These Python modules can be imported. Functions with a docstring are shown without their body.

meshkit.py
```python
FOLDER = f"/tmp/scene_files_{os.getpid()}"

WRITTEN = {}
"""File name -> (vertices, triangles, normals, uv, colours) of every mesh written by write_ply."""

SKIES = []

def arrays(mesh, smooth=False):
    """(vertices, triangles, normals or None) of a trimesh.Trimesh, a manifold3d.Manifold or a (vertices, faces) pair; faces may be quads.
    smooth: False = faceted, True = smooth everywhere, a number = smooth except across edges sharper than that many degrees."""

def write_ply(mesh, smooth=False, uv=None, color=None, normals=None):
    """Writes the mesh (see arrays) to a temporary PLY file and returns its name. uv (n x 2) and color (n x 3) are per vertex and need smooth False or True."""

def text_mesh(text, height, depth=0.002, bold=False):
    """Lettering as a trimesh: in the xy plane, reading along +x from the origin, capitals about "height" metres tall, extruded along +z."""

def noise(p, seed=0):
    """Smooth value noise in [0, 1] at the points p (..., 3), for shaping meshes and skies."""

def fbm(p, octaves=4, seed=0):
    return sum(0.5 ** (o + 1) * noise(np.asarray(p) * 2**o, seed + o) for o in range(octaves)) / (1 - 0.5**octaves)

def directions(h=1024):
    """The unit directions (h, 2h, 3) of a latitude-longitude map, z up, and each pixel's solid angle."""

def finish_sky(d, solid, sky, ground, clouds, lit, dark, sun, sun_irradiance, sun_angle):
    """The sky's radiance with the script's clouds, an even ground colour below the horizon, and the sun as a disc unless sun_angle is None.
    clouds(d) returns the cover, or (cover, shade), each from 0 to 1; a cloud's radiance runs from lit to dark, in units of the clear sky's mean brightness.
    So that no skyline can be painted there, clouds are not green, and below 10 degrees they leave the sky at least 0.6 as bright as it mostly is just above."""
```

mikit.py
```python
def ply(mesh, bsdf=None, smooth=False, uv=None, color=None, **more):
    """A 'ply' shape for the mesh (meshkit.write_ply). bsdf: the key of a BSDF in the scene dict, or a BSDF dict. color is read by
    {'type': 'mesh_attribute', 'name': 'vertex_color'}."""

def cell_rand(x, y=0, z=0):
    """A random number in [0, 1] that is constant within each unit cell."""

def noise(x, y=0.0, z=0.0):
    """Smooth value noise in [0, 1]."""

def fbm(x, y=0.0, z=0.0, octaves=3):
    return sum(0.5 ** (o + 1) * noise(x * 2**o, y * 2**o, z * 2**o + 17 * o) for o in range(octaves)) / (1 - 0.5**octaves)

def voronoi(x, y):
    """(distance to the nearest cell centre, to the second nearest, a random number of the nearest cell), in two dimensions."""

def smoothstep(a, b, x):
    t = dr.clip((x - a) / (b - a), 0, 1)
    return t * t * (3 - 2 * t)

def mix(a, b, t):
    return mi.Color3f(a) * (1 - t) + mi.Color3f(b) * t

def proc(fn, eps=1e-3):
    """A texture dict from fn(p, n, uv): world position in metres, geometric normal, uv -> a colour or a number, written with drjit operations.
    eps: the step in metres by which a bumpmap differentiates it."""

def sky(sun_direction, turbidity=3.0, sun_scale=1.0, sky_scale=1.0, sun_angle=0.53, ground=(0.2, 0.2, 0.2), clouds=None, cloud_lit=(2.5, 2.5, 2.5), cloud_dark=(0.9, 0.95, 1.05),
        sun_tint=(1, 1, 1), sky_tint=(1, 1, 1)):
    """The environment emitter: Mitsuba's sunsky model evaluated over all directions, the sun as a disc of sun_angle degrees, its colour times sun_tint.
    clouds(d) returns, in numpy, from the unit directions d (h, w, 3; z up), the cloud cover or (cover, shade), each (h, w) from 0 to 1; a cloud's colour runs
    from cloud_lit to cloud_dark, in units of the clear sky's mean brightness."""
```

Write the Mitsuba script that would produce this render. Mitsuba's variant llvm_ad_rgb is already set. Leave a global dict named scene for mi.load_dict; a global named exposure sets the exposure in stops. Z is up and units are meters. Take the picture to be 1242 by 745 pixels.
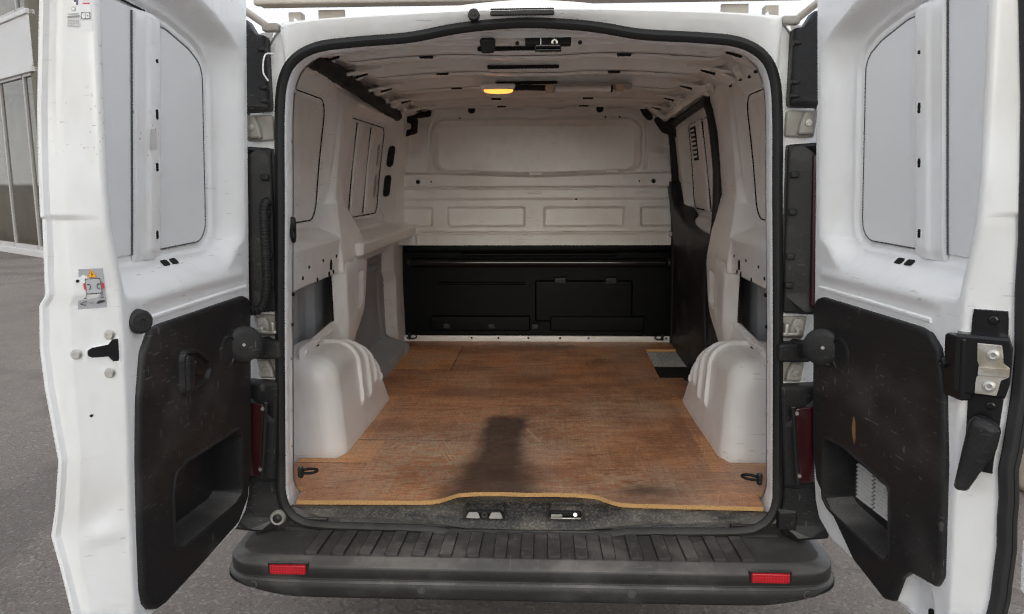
import math
import numpy as np
import drjit as dr
import trimesh
import manifold3d as m3
import mitsuba as mi
import mikit
import meshkit
from mikit import noise, fbm, smoothstep, mix, proc
import shapely
from shapely.geometry import Polygon

# ---------------------------------------------------------------- camera, sky, exposure
scene, labels = {'type': 'scene'}, {}
EYE = np.array([0.0582, -2.2, 1.503])
YAW, PITCH, ROLL = 0.0464, -0.1569, -0.0046
fw = np.array([-math.sin(YAW) * math.cos(PITCH), math.cos(YAW) * math.cos(PITCH), math.sin(PITCH)])
rt = np.array([math.cos(YAW), math.sin(YAW), 0.0])
up = np.cross(rt, fw)
up = -rt * math.sin(ROLL) + up * math.cos(ROLL)
scene['camera'] = {'type': 'perspective', 'fov': 2 * math.degrees(math.atan(621 / 955.9)), 'fov_axis': 'x', 'near_clip': 0.05, 'far_clip': 400.0,
                   'to_world': mi.ScalarTransform4f().look_at(origin=EYE.tolist(), target=(EYE + fw).tolist(), up=up.tolist())}
scene['sky'] = mikit.sky([0.0, -1.0, 0.27], turbidity=3, sun_scale=0.3, sun_angle=30, clouds=lambda d: 1.0, cloud_lit=(4.75, 5.0, 5.35), sun_tint=(0.70, 0.96, 1.62))
exposure = 1.85

# ---------------------------------------------------------------- helpers
rng = np.random.default_rng(7)


def numbered(key):
    if key not in scene and key not in labels:
        return key
    k = 1
    while f'{key}_{k:03d}' in scene or f'{key}_{k:03d}' in labels:
        k += 1
    return f'{key}_{k:03d}'


def obj(key, mesh, mat, smooth=35, **kw):
    key = numbered(key)
    scene[key] = mikit.ply(mesh, mat, smooth=smooth, **kw)
    return key


def tag(key, label=None, category=None, group=None, kind=None):
    d = {}
    for n, v in (('label', label), ('category', category), ('group', group), ('kind', kind)):
        if v:
            d[n] = v
    labels[key] = d


def ss(a, b, x):
    t = np.clip((np.asarray(x, float) - a) / (b - a), 0, 1)
    return t * t * (3 - 2 * t)


def tm(v, f):
    return trimesh.Trimesh(np.asarray(v, float), np.asarray(f, int), process=False)


def cat(ms):
    vs, fs, o = [], [], 0
    for m in ms:
        v, f = (m.vertices, m.faces) if hasattr(m, 'vertices') else m
        vs.append(np.asarray(v)); fs.append(np.asarray(f) + o); o += len(v)
    return tm(np.vstack(vs), np.vstack(fs))


def grid(P, close_u=False, close_v=False):
    """A sheet from an array of points (m, n, 3)."""
    m, n = P.shape[:2]
    i = np.arange(m if close_u else m - 1)[:, None]
    j = np.arange(n if close_v else n - 1)[None]
    a, b = i * n + j, ((i + 1) % m) * n + j
    c, d = ((i + 1) % m) * n + (j + 1) % n, i * n + (j + 1) % n
    q = np.stack([a, b, c, d], -1).reshape(-1, 4)
    return tm(P.reshape(-1, 3), np.vstack([q[:, :3], q[:, [0, 2, 3]]]))


def tri2(*rings):
    return np.asarray(m3.triangulate([np.asarray(r, float) for r in rings]))


def rounded(pts, r, n=120):
    """A closed outline with rounded corners, n points, counter-clockwise."""
    p = Polygon(pts).buffer(0)
    if r > 0:
        p = p.buffer(-r, 16).buffer(2 * r, 16).buffer(-r, 16)
    c = np.array(p.exterior.coords)[:-1]
    if Polygon(c).exterior.is_ccw is False:
        c = c[::-1]
    return resample(c, n, True)


def resample(c, n, closed):
    c = np.asarray(c, float)
    q = np.vstack([c, c[:1]]) if closed else c
    s = np.r_[0, np.cumsum(np.linalg.norm(np.diff(q, axis=0), axis=1))]
    t = np.linspace(0, s[-1], n + 1)[:-1] if closed else np.linspace(0, s[-1], n)
    return np.stack([np.interp(t, s, q[:, k]) for k in range(q.shape[1])], -1)


def smooth_path(pts, n, closed=False):
    """Catmull-Rom through the points, resampled evenly."""
    p = np.asarray(pts, float)
    q = np.vstack([p[-1:], p, p[:2]]) if closed else np.vstack([2 * p[0] - p[1], p, 2 * p[-1] - p[-2]])
    out = []
    for i in range(1, len(q) - 2):
        t = np.linspace(0, 1, 13)[:-1, None]
        a, b, c, d = q[i - 1], q[i], q[i + 1], q[i + 2]
        out.append(0.5 * (2 * b + (c - a) * t + (2 * a - 5 * b + 4 * c - d) * t ** 2 + (3 * b - a - 3 * c + d) * t ** 3))
    out = np.vstack(out + ([] if closed else [q[-2:-1]]))
    return resample(out, n, closed)


def inset(c, b):
    d = np.roll(c, -1, 0) - np.roll(c, 1, 0)
    nrm = np.stack([d[:, 1], -d[:, 0]], -1)
    nrm /= np.linalg.norm(nrm, axis=1, keepdims=True) + 1e-12
    return c - nrm * b


def pillow(c, h0, h1, b, hole=None):
    """A plate between heights h0 and h1 over the outline c (n, 2), its upper edge rounded by b; points (x, y, h)."""
    rings = [(c, h0), (c, h1 - b)]
    for a in (30, 60, 90):
        rings.append((inset(c, b * (1 - math.cos(math.radians(a)))), h1 - b + b * math.sin(math.radians(a))))
    P = np.array([np.c_[r, np.full(len(r), h)] for r, h in rings])
    m = grid(P, close_v=True)
    top = rings[-1][0]
    if hole is None:
        f = tri2(top)
        return cat([m, (P[-1], f), (P[0], tri2(c)[:, ::-1])])
    hl = hole[::-1]
    f = tri2(top, hl)
    return cat([m, (np.vstack([P[-1], np.c_[hl, np.full(len(hl), h1)]]), f)])


def rbox(c, s, r=0.004, seg=8):
    c, s = np.asarray(c, float), np.asarray(s, float)
    r = min(r, 0.49 * s.min())
    sp = m3.Manifold.sphere(r, seg)
    m = m3.Manifold.batch_hull([sp.translate((np.array([i, j, k]) * (s / 2 - r)).tolist()) for i in (-1, 1) for j in (-1, 1) for k in (-1, 1)])
    w = m.to_mesh()
    return tm(w.vert_properties[:, :3] + c, w.tri_verts)


def hull(balls, seg=12):
    w = m3.Manifold.batch_hull([m3.Manifold.sphere(r, seg).translate(list(map(float, p))) for p, r in balls]).to_mesh()
    return tm(w.vert_properties[:, :3], w.tri_verts)


def tube(pts, r, n=10, closed=False, prof=None):
    p = np.asarray(pts, float)
    t = (np.roll(p, -1, 0) - np.roll(p, 1, 0)) if closed else np.gradient(p, axis=0)
    t /= np.linalg.norm(t, axis=1, keepdims=True) + 1e-12
    a = np.cross(t[0], [0, 0, 1.0]) if abs(t[0][2]) < 0.9 else np.cross(t[0], [0, 1.0, 0])
    A = []
    for k in range(len(p)):
        a = a - t[k] * (a @ t[k]); a /= np.linalg.norm(a); A.append(a)
    A = np.array(A); B = np.cross(t, A)
    th = np.arange(n) / n * 2 * math.pi
    if prof is None:
        prof = np.stack([np.cos(th), np.sin(th)], -1)
    R = np.broadcast_to(np.asarray(r, float), (len(p),))[:, None, None]
    P = p[:, None] + R * (prof[None, :, :1] * A[:, None] + prof[None, :, 1:] * B[:, None])
    m = grid(P, close_u=closed, close_v=True)
    if closed:
        return m
    f = tri2(prof)
    return cat([m, (P[0], f), (P[-1], f[:, ::-1])])


def lathe(prof, n=32):
    """Revolved (radius, height) profile about z."""
    th = np.arange(n) / n * 2 * math.pi
    P = np.array([[[r * math.cos(a), r * math.sin(a), h] for a in th] for r, h in prof])
    return grid(P, close_v=True)


def frame(m, o, ez, ey=(0, 0, 1)):
    """The mesh with its z axis along ez and its y axis near ey, moved to o."""
    ez = np.asarray(ez, float); ez = ez / np.linalg.norm(ez)
    ex = np.cross(np.asarray(ey, float), ez); ex /= np.linalg.norm(ex)
    ey = np.cross(ez, ex)
    return tm(np.asarray(m.vertices) @ np.array([ex, ey, ez]) + np.asarray(o), m.faces)


def mapped(m, fn):
    return tm(fn(np.asarray(m.vertices)), m.faces)


def mirror(m):
    return tm(np.asarray(m.vertices) * [-1, 1, 1], np.asarray(m.faces)[:, ::-1])


# ---------------------------------------------------------------- materials
def mat(key, base, rough=0.5, spec=0.5, metallic=0.0, **kw):
    b = base if isinstance(base, dict) else {'type': 'rgb', 'value': list(base)}
    r = rough if isinstance(rough, dict) else float(rough)
    scene[key] = {'type': 'twosided', 'bsdf': {'type': 'principled', 'base_color': b, 'roughness': r, 'specular': spec, 'metallic': metallic, **kw}}


def paint_fn(p, n, uv):
    big = fbm(p.x * 2.3, p.y * 2.3, p.z * 2.3, 3)
    fine = fbm(p.x * 40 + 7, p.y * 40, p.z * 14, 2)
    streak = noise(p.x * 60, p.y * 60, p.z * 5)
    spot = smoothstep(0.84, 0.88, noise(p.x * 210, p.y * 210, p.z * 170)) * smoothstep(0.62, 0.76, fbm(p.x * 3.1 + 4, p.y * 3.1, p.z * 3.1, 2))
    grime = smoothstep(0.52, 0.80, big) * 0.30 + smoothstep(0.5, 0.8, fine) * 0.08 + smoothstep(0.6, 0.9, streak) * 0.05
    c = mix((0.80, 0.80, 0.795), (0.56, 0.51, 0.43), grime)
    scr = smoothstep(0.87, 0.91, noise(p.x * 35, p.y * 35, p.z * 210)) * smoothstep(0.52, 0.66, fbm(p.x * 5 + 1, p.y * 5, p.z * 5, 2))
    return mix(mix(c, (0.42, 0.40, 0.37), scr * 0.5), (0.24, 0.20, 0.16), spot * 0.6)


def inner_fn(p, n, uv):
    big = fbm(p.x * 3.1, p.y * 2.1, p.z * 3.3, 3)
    fine = fbm(p.x * 30, p.y * 22, p.z * 12, 2)
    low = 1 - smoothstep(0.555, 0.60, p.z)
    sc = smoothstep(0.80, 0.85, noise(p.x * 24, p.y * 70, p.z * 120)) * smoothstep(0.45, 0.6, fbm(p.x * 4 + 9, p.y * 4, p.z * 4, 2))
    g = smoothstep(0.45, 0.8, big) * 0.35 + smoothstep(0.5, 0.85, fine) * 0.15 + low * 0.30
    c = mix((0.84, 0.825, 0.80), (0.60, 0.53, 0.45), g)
    return mix(c, (0.22, 0.18, 0.15), sc * 0.22)


def plastic_fn(p, n, uv):
    dust = fbm(p.x * 6, p.y * 6, p.z * 6, 3)
    gr = noise(p.x * 420, p.y * 420, p.z * 420)
    scr = smoothstep(0.86, 0.90, noise(p.x * 70, p.y * 45, p.z * 260)) + smoothstep(0.88, 0.92, noise(p.x * 150 + 3, p.y * 190, p.z * 26))
    flat = smoothstep(0.55, 0.95, dr.abs(n.z))
    t = smoothstep(0.5, 0.85, dust) * 0.16 + gr * 0.08 + scr * smoothstep(0.42, 0.62, dust) * 0.40 + flat * (0.25 + 0.75 * smoothstep(0.3, 0.6, dust)) * smoothstep(0.95, 0.9, p.z) * (0.6 + 0.4 * gr)
    c = mix((0.009, 0.009, 0.010), (0.175, 0.163, 0.152), dr.clip(t, 0, 1))
    # an orange-brown scrape on the right door's trim
    e = noise(p.x * 90, p.y * 90, p.z * 40)
    sp = 1 - smoothstep(0.4, 1.0, dr.square((p.y + 0.300) / 0.010) + dr.square((p.z - 0.897 - 0.5 * (p.y + 0.300)) / 0.040) + (e - 0.5) * 0.9)
    return mix(c, (0.30, 0.15, 0.06), sp * smoothstep(0.5, 0.6, p.x) * 0.8)


def bumper_fn(p, n, uv):
    top = smoothstep(0.5, 0.9, n.z)
    d = fbm(p.x * 9, p.y * 14, p.z * 9, 4)
    fine = noise(p.x * 330, p.y * 330, p.z * 330)
    scr = smoothstep(0.84, 0.90, noise(p.x * 160, p.y * 38, 3.0)) + smoothstep(0.86, 0.91, noise(p.x * 30, p.y * 220, 8.0))
    mid = 1 - smoothstep(0.35, 0.75, dr.abs(p.x))
    t = 0.10 + 0.14 * fine * d + top * (0.20 + smoothstep(0.42, 0.72, d) * (0.22 + 0.22 * mid)) + top * mid * scr * 0.18
    t += (1 - top) * smoothstep(0.5, 0.8, d) * 0.13
    t += smoothstep(0.458, 0.466, p.z) * smoothstep(-0.165, -0.178, p.y) * (0.12 + 0.25 * d)  # paler front lip: the edge highlight put into the colour, with some scuffing
    return mix((0.010, 0.010, 0.011), (0.20, 0.185, 0.168), dr.clip(t - 0.05, 0, 1))


def sill_fn(p, n, uv):
    s = fbm(p.x * 210, p.y * 210, p.z * 210, 2)
    d = fbm(p.x * 8, p.y * 20, p.z * 8, 3)
    t = smoothstep(0.40, 0.95, s) * (0.15 + 0.55 * d) + 0.40 * smoothstep(0.35, 0.75, d)
    return mix((0.022, 0.021, 0.020), (0.27, 0.235, 0.19), dr.clip(t, 0, 1))


def rect(p, x0, x1, y0, y1, w=0.006):
    return smoothstep(x0 - w, x0 + w, p.x) * (1 - smoothstep(x1 - w, x1 + w, p.x)) * smoothstep(y0 - w, y0 + w, p.y) * (1 - smoothstep(y1 - w, y1 + w, p.y))


def ply_fn(p, n, uv):
    x, y = p.x, p.y
    wob = noise(x * 2.2, y * 2.2) - 0.5
    grain = fbm(x * 5 + wob, y * 85 + wob * 9, 0.0, 3)
    fine = noise(x * 30, y * 420)
    cross = noise(x * 300, y * 9 + 4)
    lines = smoothstep(0.74, 0.86, noise(x * 7, y * 230)) * 0.5 + smoothstep(0.78, 0.9, noise(x * 240, y * 6 + 11)) * 0.5
    blot = fbm(x * 3.1 + 8, y * 2.6, 0.0, 4)
    blot2 = fbm(x * 8 + 2, y * 8 + 5, 0.0, 3)
    c = mix((0.36, 0.158, 0.075), (0.54, 0.262, 0.130), grain)
    c = mix(c, (0.22, 0.098, 0.050), smoothstep(0.40, 0.75, blot) * 0.70)
    c = mix(c, (0.55, 0.32, 0.18), smoothstep(0.52, 0.8, blot2) * 0.40)
    # dusty grey wear where the loads slid in
    wear = dr.exp(-dr.square((x + 0.30) / 0.30) - dr.square((y - 0.42) / 0.36)) + 0.6 * dr.exp(-dr.square((x - 0.25) / 0.35) - dr.square((y - 0.18) / 0.13)) \
        + 0.45 * dr.exp(-dr.square((x - 0.10) / 0.45) - dr.square((y - 1.0) / 0.5))
    c = mix(c, (0.47, 0.36, 0.26), dr.clip(wear, 0, 1) * (0.10 + 0.80 * smoothstep(0.30, 0.75, fbm(x * 40, y * 52, 3.0, 4))))
    # unworn, still orange rectangles at the left side
    clean = rect(p, -0.80, -0.545, 0.345, 0.585) + rect(p, -0.80, -0.60, 0.585, 1.2) * 0.7 + rect(p, -0.80, -0.43, 1.70, 2.28) * 0.8 + rect(p, 0.60, 0.80, 0.30, 1.2) * 0.45
    c = mix(c, mix((0.55, 0.25, 0.095), (0.66, 0.34, 0.15), grain), dr.clip(clean, 0, 1) * 0.92 * smoothstep(0.10, 0.34, fbm(x * 5 + 3, y * 5, 1.0, 3)))
    seam = rect(p, -0.80, -0.30, 0.588, 0.596, 0.002) + rect(p, -0.80, -0.545, 0.341, 0.347, 0.002) + rect(p, -0.440, -0.432, 1.70, 2.28, 0.002) + rect(p, -0.80, -0.43, 1.694, 1.702, 0.002)
    c = mix(c, (0.07, 0.04, 0.025), dr.clip(seam, 0, 1) * 0.85)
    # scratches in both directions
    ux, uy = x * 0.94 + y * 0.34, y * 0.94 - x * 0.34
    vx, vy = x * 0.97 - y * 0.24, y * 0.97 + x * 0.24
    front = dr.clip(wear, 0, 1) + 0.25
    scr = smoothstep(0.86, 0.90, noise(vx * 7, vy * 280)) * smoothstep(0.5, 0.7, noise(x * 3, y * 5 + 2)) + smoothstep(0.86, 0.90, noise(ux * 270 + 3, uy * 6)) * smoothstep(0.5, 0.7, noise(x * 5 + 1, y * 3)) \
        + smoothstep(0.87, 0.91, noise(vx * 250, vy * 5 + 2)) * smoothstep(0.5, 0.7, noise(x * 4 + 7, y * 4)) + smoothstep(0.87, 0.91, noise(ux * 11, uy * 300)) * smoothstep(0.45, 0.65, noise(x * 4 + 7, y * 4))
    scr = scr * front
    c = mix(c, (0.66, 0.50, 0.34), dr.clip(scr, 0, 1) * 0.50)
    dk = smoothstep(0.80, 0.86, noise(ux * 8 + 5, uy * 260 + 9)) * smoothstep(0.48, 0.65, noise(x * 4 + 3, y * 5 + 8)) + smoothstep(0.74, 0.86, noise(x * 7, y * 230)) * 0.16
    c = mix(c, (0.07, 0.035, 0.02), dr.clip(dk, 0, 1) * 0.5)
    # fine scuffing in both directions and speckle
    sp_ = fbm(x * 110, y * 110, 2.0, 2)
    hs = noise(x * 11, y * 260) * 0.5 + noise(x * 300, y * 9 + 3) * 0.3 + noise(ux * 200, uy * 14) * 0.2
    c = mix(c, (0.40, 0.31, 0.25), smoothstep(0.45, 0.75, fbm(x * 4 + 11, y * 3 + 2, 6.0, 4)) * 0.40)
    c = mix(c, (0.20, 0.085, 0.045), smoothstep(0.50, 0.78, fbm(x * 2.6 + 1, y * 4 + 6, 9.0, 4)) * 0.55)
    c = c * mi.Color3f(1.20, 1.14, 1.10) * (0.62 + 0.42 * sp_ + 0.34 * hs)
    c = mix(c, (0.60, 0.47, 0.33), smoothstep(0.62, 0.80, hs) * smoothstep(0.35, 0.65, fbm(x * 6, y * 6, 4.0, 3)) * (0.25 + 0.35 * dr.clip(wear, 0, 1)))
    c = mix(c, (0.10, 0.05, 0.03), smoothstep(0.66, 0.86, sp_) * 0.25)
    # soaked-in dark stain at the middle of the rear edge, and smaller ones
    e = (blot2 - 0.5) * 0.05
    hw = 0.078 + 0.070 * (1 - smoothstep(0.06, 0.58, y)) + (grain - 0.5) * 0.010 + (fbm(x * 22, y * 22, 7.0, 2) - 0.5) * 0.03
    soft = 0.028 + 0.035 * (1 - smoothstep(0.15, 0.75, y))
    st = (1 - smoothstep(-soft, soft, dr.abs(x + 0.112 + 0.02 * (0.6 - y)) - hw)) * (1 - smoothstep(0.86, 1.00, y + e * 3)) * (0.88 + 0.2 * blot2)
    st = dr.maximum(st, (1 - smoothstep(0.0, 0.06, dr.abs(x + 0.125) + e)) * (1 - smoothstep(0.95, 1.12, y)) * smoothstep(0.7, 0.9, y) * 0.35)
    st2 = dr.exp(-dr.square((x - 0.36) / 0.13) - dr.square((y - 0.13) / 0.06)) * 0.7 + dr.exp(-dr.square((x - 0.18) / 0.16) - dr.square((y - 2.3) / 0.08)) * 0.7
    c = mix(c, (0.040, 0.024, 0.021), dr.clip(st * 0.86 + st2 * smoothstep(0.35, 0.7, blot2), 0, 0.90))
    return c * (0.88 + 0.18 * fine + 0.04 * cross)


def ply_edge_fn(p, n, uv):
    l = dr.abs(2 * ((p.z * 330) - dr.floor(p.z * 330)) - 1)
    return mix((0.66, 0.40, 0.17), (0.40, 0.20, 0.08), smoothstep(0.55, 0.8, l) * 0.8 + 0.25 * noise(p.x * 30, p.y * 30, p.z * 300))


def asphalt_fn(p, n, uv):
    g = noise(p.x * 95, p.y * 95)
    g2 = noise(p.x * 190 + 3, p.y * 190)
    b = fbm(p.x * 0.7, p.y * 0.7, 0.0, 4)
    m = fbm(p.x * 9, p.y * 9, 2.0, 3)
    c = mix((0.116, 0.096, 0.085), (0.210, 0.178, 0.158), b * 0.8 + m * 0.3)
    c = mix(c, (0.30, 0.28, 0.26), smoothstep(0.62, 0.95, g) * 0.45)
    c = mix(c, (0.05, 0.046, 0.043), smoothstep(0.62, 0.95, g2) * 0.5)
    crack = dr.abs(fbm(p.x * 1.7 + 3, p.y * 1.7, 5.0, 4) - 0.5)
    c = mix(c, (0.055, 0.05, 0.045), (1 - smoothstep(0.0, 0.006, crack)) * 0.35)
    c = mix(c, (0.07, 0.062, 0.056), smoothstep(0.60, 0.75, fbm(p.x * 1.3, p.y * 1.3 + 9, 1.0, 3)) * 0.35)
    return c


def asphalt_h(p, n, uv):
    return fbm(p.x * 70, p.y * 70, 0.0, 2)


def metal_fn(p, n, uv):
    d = fbm(p.x * 30, p.y * 30, p.z * 30, 3)
    return mix((0.62, 0.60, 0.55), (0.40, 0.35, 0.27), smoothstep(0.4, 0.75, d))


def cream_fn(p, n, uv):
    d = fbm(p.x * 0.9, p.y * 0.9, p.z * 6, 3)
    return mix((0.66, 0.62, 0.55), (0.44, 0.39, 0.33), smoothstep(0.35, 0.75, d) * 0.7)


mat('white_paint', proc(paint_fn), 0.26, 0.5, clearcoat=0.5, clearcoat_gloss=0.92)
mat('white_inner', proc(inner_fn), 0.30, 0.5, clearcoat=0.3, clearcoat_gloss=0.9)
mat('grey_blank', proc(lambda p, n, uv: mix((0.80, 0.80, 0.795), (0.75, 0.75, 0.745), fbm(p.x * 5, p.y * 5, p.z * 3, 3))), 0.45, 0.4)
mat('grey_skin', proc(lambda p, n, uv: mix((0.40, 0.42, 0.44), (0.27, 0.27, 0.265), fbm(p.x * 7, p.y * 5, p.z * 5, 3))), 0.45, 0.4)
mat('black_plastic', proc(plastic_fn), 0.45, 0.30)
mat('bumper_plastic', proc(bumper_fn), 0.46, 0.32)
mat('sill_plastic', proc(sill_fn), 0.55, 0.4)
mat('rubber', (0.022, 0.021, 0.021), 0.55, 0.35)
mat('rubber_grey', proc(lambda p, n, uv: mix((0.010, 0.010, 0.010), (0.060, 0.054, 0.048), fbm(p.x * 14, p.y * 14, p.z * 14, 3) * smoothstep(0.9, 0.5, p.z))), 0.5, 0.4)
mat('black', (0.006, 0.006, 0.006), 0.6, 0.3)
mat('seam_grey', (0.09, 0.09, 0.09), 0.6, 0.3)
mat('gloss_black', (0.008, 0.008, 0.009), 0.24, 0.4)
mat('tube_black', (0.008, 0.008, 0.009), 0.14, 0.6)
mat('bulk_black', (0.0025, 0.0025, 0.003), 0.40, 0.10)
mat('plywood', proc(ply_fn), 0.42, 0.35)
mat('plywood_edge', proc(ply_edge_fn), 0.7, 0.2)
mat('metal', proc(metal_fn), 0.38, 0.5, 0.75)
mat('zinc', (0.55, 0.54, 0.51), 0.35, 0.5, 0.8)
mat('bare_panel', proc(lambda p, n, uv: mix((0.40, 0.385, 0.35), (0.24, 0.215, 0.18), fbm(p.x * 22, p.y * 22, p.z * 16, 3))), 0.45, 0.4)
mat('reflector_red', proc(lambda p, n, uv: mix((0.34, 0.005, 0.012), (0.72, 0.014, 0.028), dr.abs(2 * (p.x * 130 - dr.floor(p.x * 130)) - 1) * dr.abs(2 * (p.z * 130 - dr.floor(p.z * 130)) - 1) + 0.25 * fbm(p.x * 60, p.z * 60))), 0.18, 0.6, clearcoat=0.6, clearcoat_gloss=0.9)
mat('lens_red', (0.030, 0.002, 0.004), 0.12, 0.6, clearcoat=1.0, clearcoat_gloss=0.95)
mat('printed', {'type': 'mesh_attribute', 'name': 'vertex_color'}, 0.45, 0.4)
mat('cream', proc(cream_fn), 0.55, 0.3)
mat('cladding', proc(lambda p, n, uv: mix((0.60, 0.585, 0.575), (0.52, 0.50, 0.49), fbm(p.x * 0.8, p.y * 0.8, p.z * 0.8, 3))), 0.45, 0.4)
mat('frame_grey', (0.42, 0.40, 0.39), 0.45, 0.4)
mat('office_inside', proc(lambda p, n, uv: mix((0.07, 0.072, 0.062), (0.24, 0.215, 0.165), fbm(p.x * 0.9, p.y * 0.9, p.z * 0.45, 4))), 0.8, 0.2)
mat('concrete', proc(lambda p, n, uv: mix((0.42, 0.36, 0.28), (0.27, 0.23, 0.18), fbm(p.x * 12, p.y * 12, p.z * 12, 3))), 0.8, 0.2)
mat('sensor_grey', (0.085, 0.083, 0.08), 0.45, 0.4)
mat('clear_plastic', (0.62, 0.60, 0.57), 0.15, 0.6)
mat('tube_glass', (0.80, 0.76, 0.74), 0.2, 0.6)
mat('lamp_body', (0.55, 0.42, 0.30), 0.4, 0.4)
scene['window_glass'] = {'type': 'thindielectric', 'specular_reflectance': {'type': 'rgb', 'value': [0.75, 0.72, 0.66]}, 'specular_transmittance': {'type': 'rgb', 'value': [0.80, 0.78, 0.74]}}
scene['asphalt'] = {'type': 'twosided', 'bsdf': {'type': 'bumpmap', 'arbitrary': proc(asphalt_h, 2e-3), 'scale': 0.006,
                                                 'bsdf': {'type': 'principled', 'base_color': proc(asphalt_fn), 'roughness': 0.8, 'specular': 0.3}}}

# ---------------------------------------------------------------- the ground
gx = np.array([[-150, -60, 0], [150, -60, 0], [150, 180, 0], [-150, 180, 0]], float)
obj('ground', tm(gx, [[0, 1, 2], [0, 2, 3]]), 'asphalt', False)
tag('ground', 'grey worn asphalt yard under and around the van', kind='structure')

# ---------------------------------------------------------------- the van: rear frame and seal
FZ = 0.56                                                                      # top of the plywood floor
V = 'cargo_van'
tag(V, 'white cargo van seen from behind with both rear doors open and an empty load bay', 'van')
half = [(0.0, 1.922), (0.13, 1.915), (0.21, 1.905), (0.31, 1.888), (0.47, 1.877), (0.56, 1.866), (0.62, 1.838), (0.655, 1.790), (0.672, 1.70), (0.684, 1.46), (0.703, 1.09),
        (0.722, 0.66), (0.724, 0.60), (0.712, 0.55), (0.68, 0.515), (0.61, 0.497), (0.34, 0.491), (0.26, 0.484), (0.18, 0.472), (0.0, 0.470)]
ring = [(x - 0.006, z) for x, z in half] + [(-x - 0.006, z) for x, z in half[-2:0:-1]]
SEAL = smooth_path(ring, 480, True)                                            # seal centre line (x, z), clockwise
cw = inset(SEAL, 1e-3)
SGN = 1 if Polygon(cw).area < Polygon(SEAL).area else -1


def seal_in(b):
    return inset(SEAL, SGN * b)


th = np.arange(18) / 18 * 2 * math.pi
prof = np.stack([np.cos(th) * (1.0 + 0.07 * np.cos(5 * th)), np.sin(th) * (1.05 + 0.09 * np.cos(5 * th))], -1)
obj(f'{V}__door_seal', tube(np.c_[SEAL[:, 0], np.full(480, -0.012), SEAL[:, 1]], 0.0130, 18, True, prof), 'rubber_grey', 40)

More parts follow.
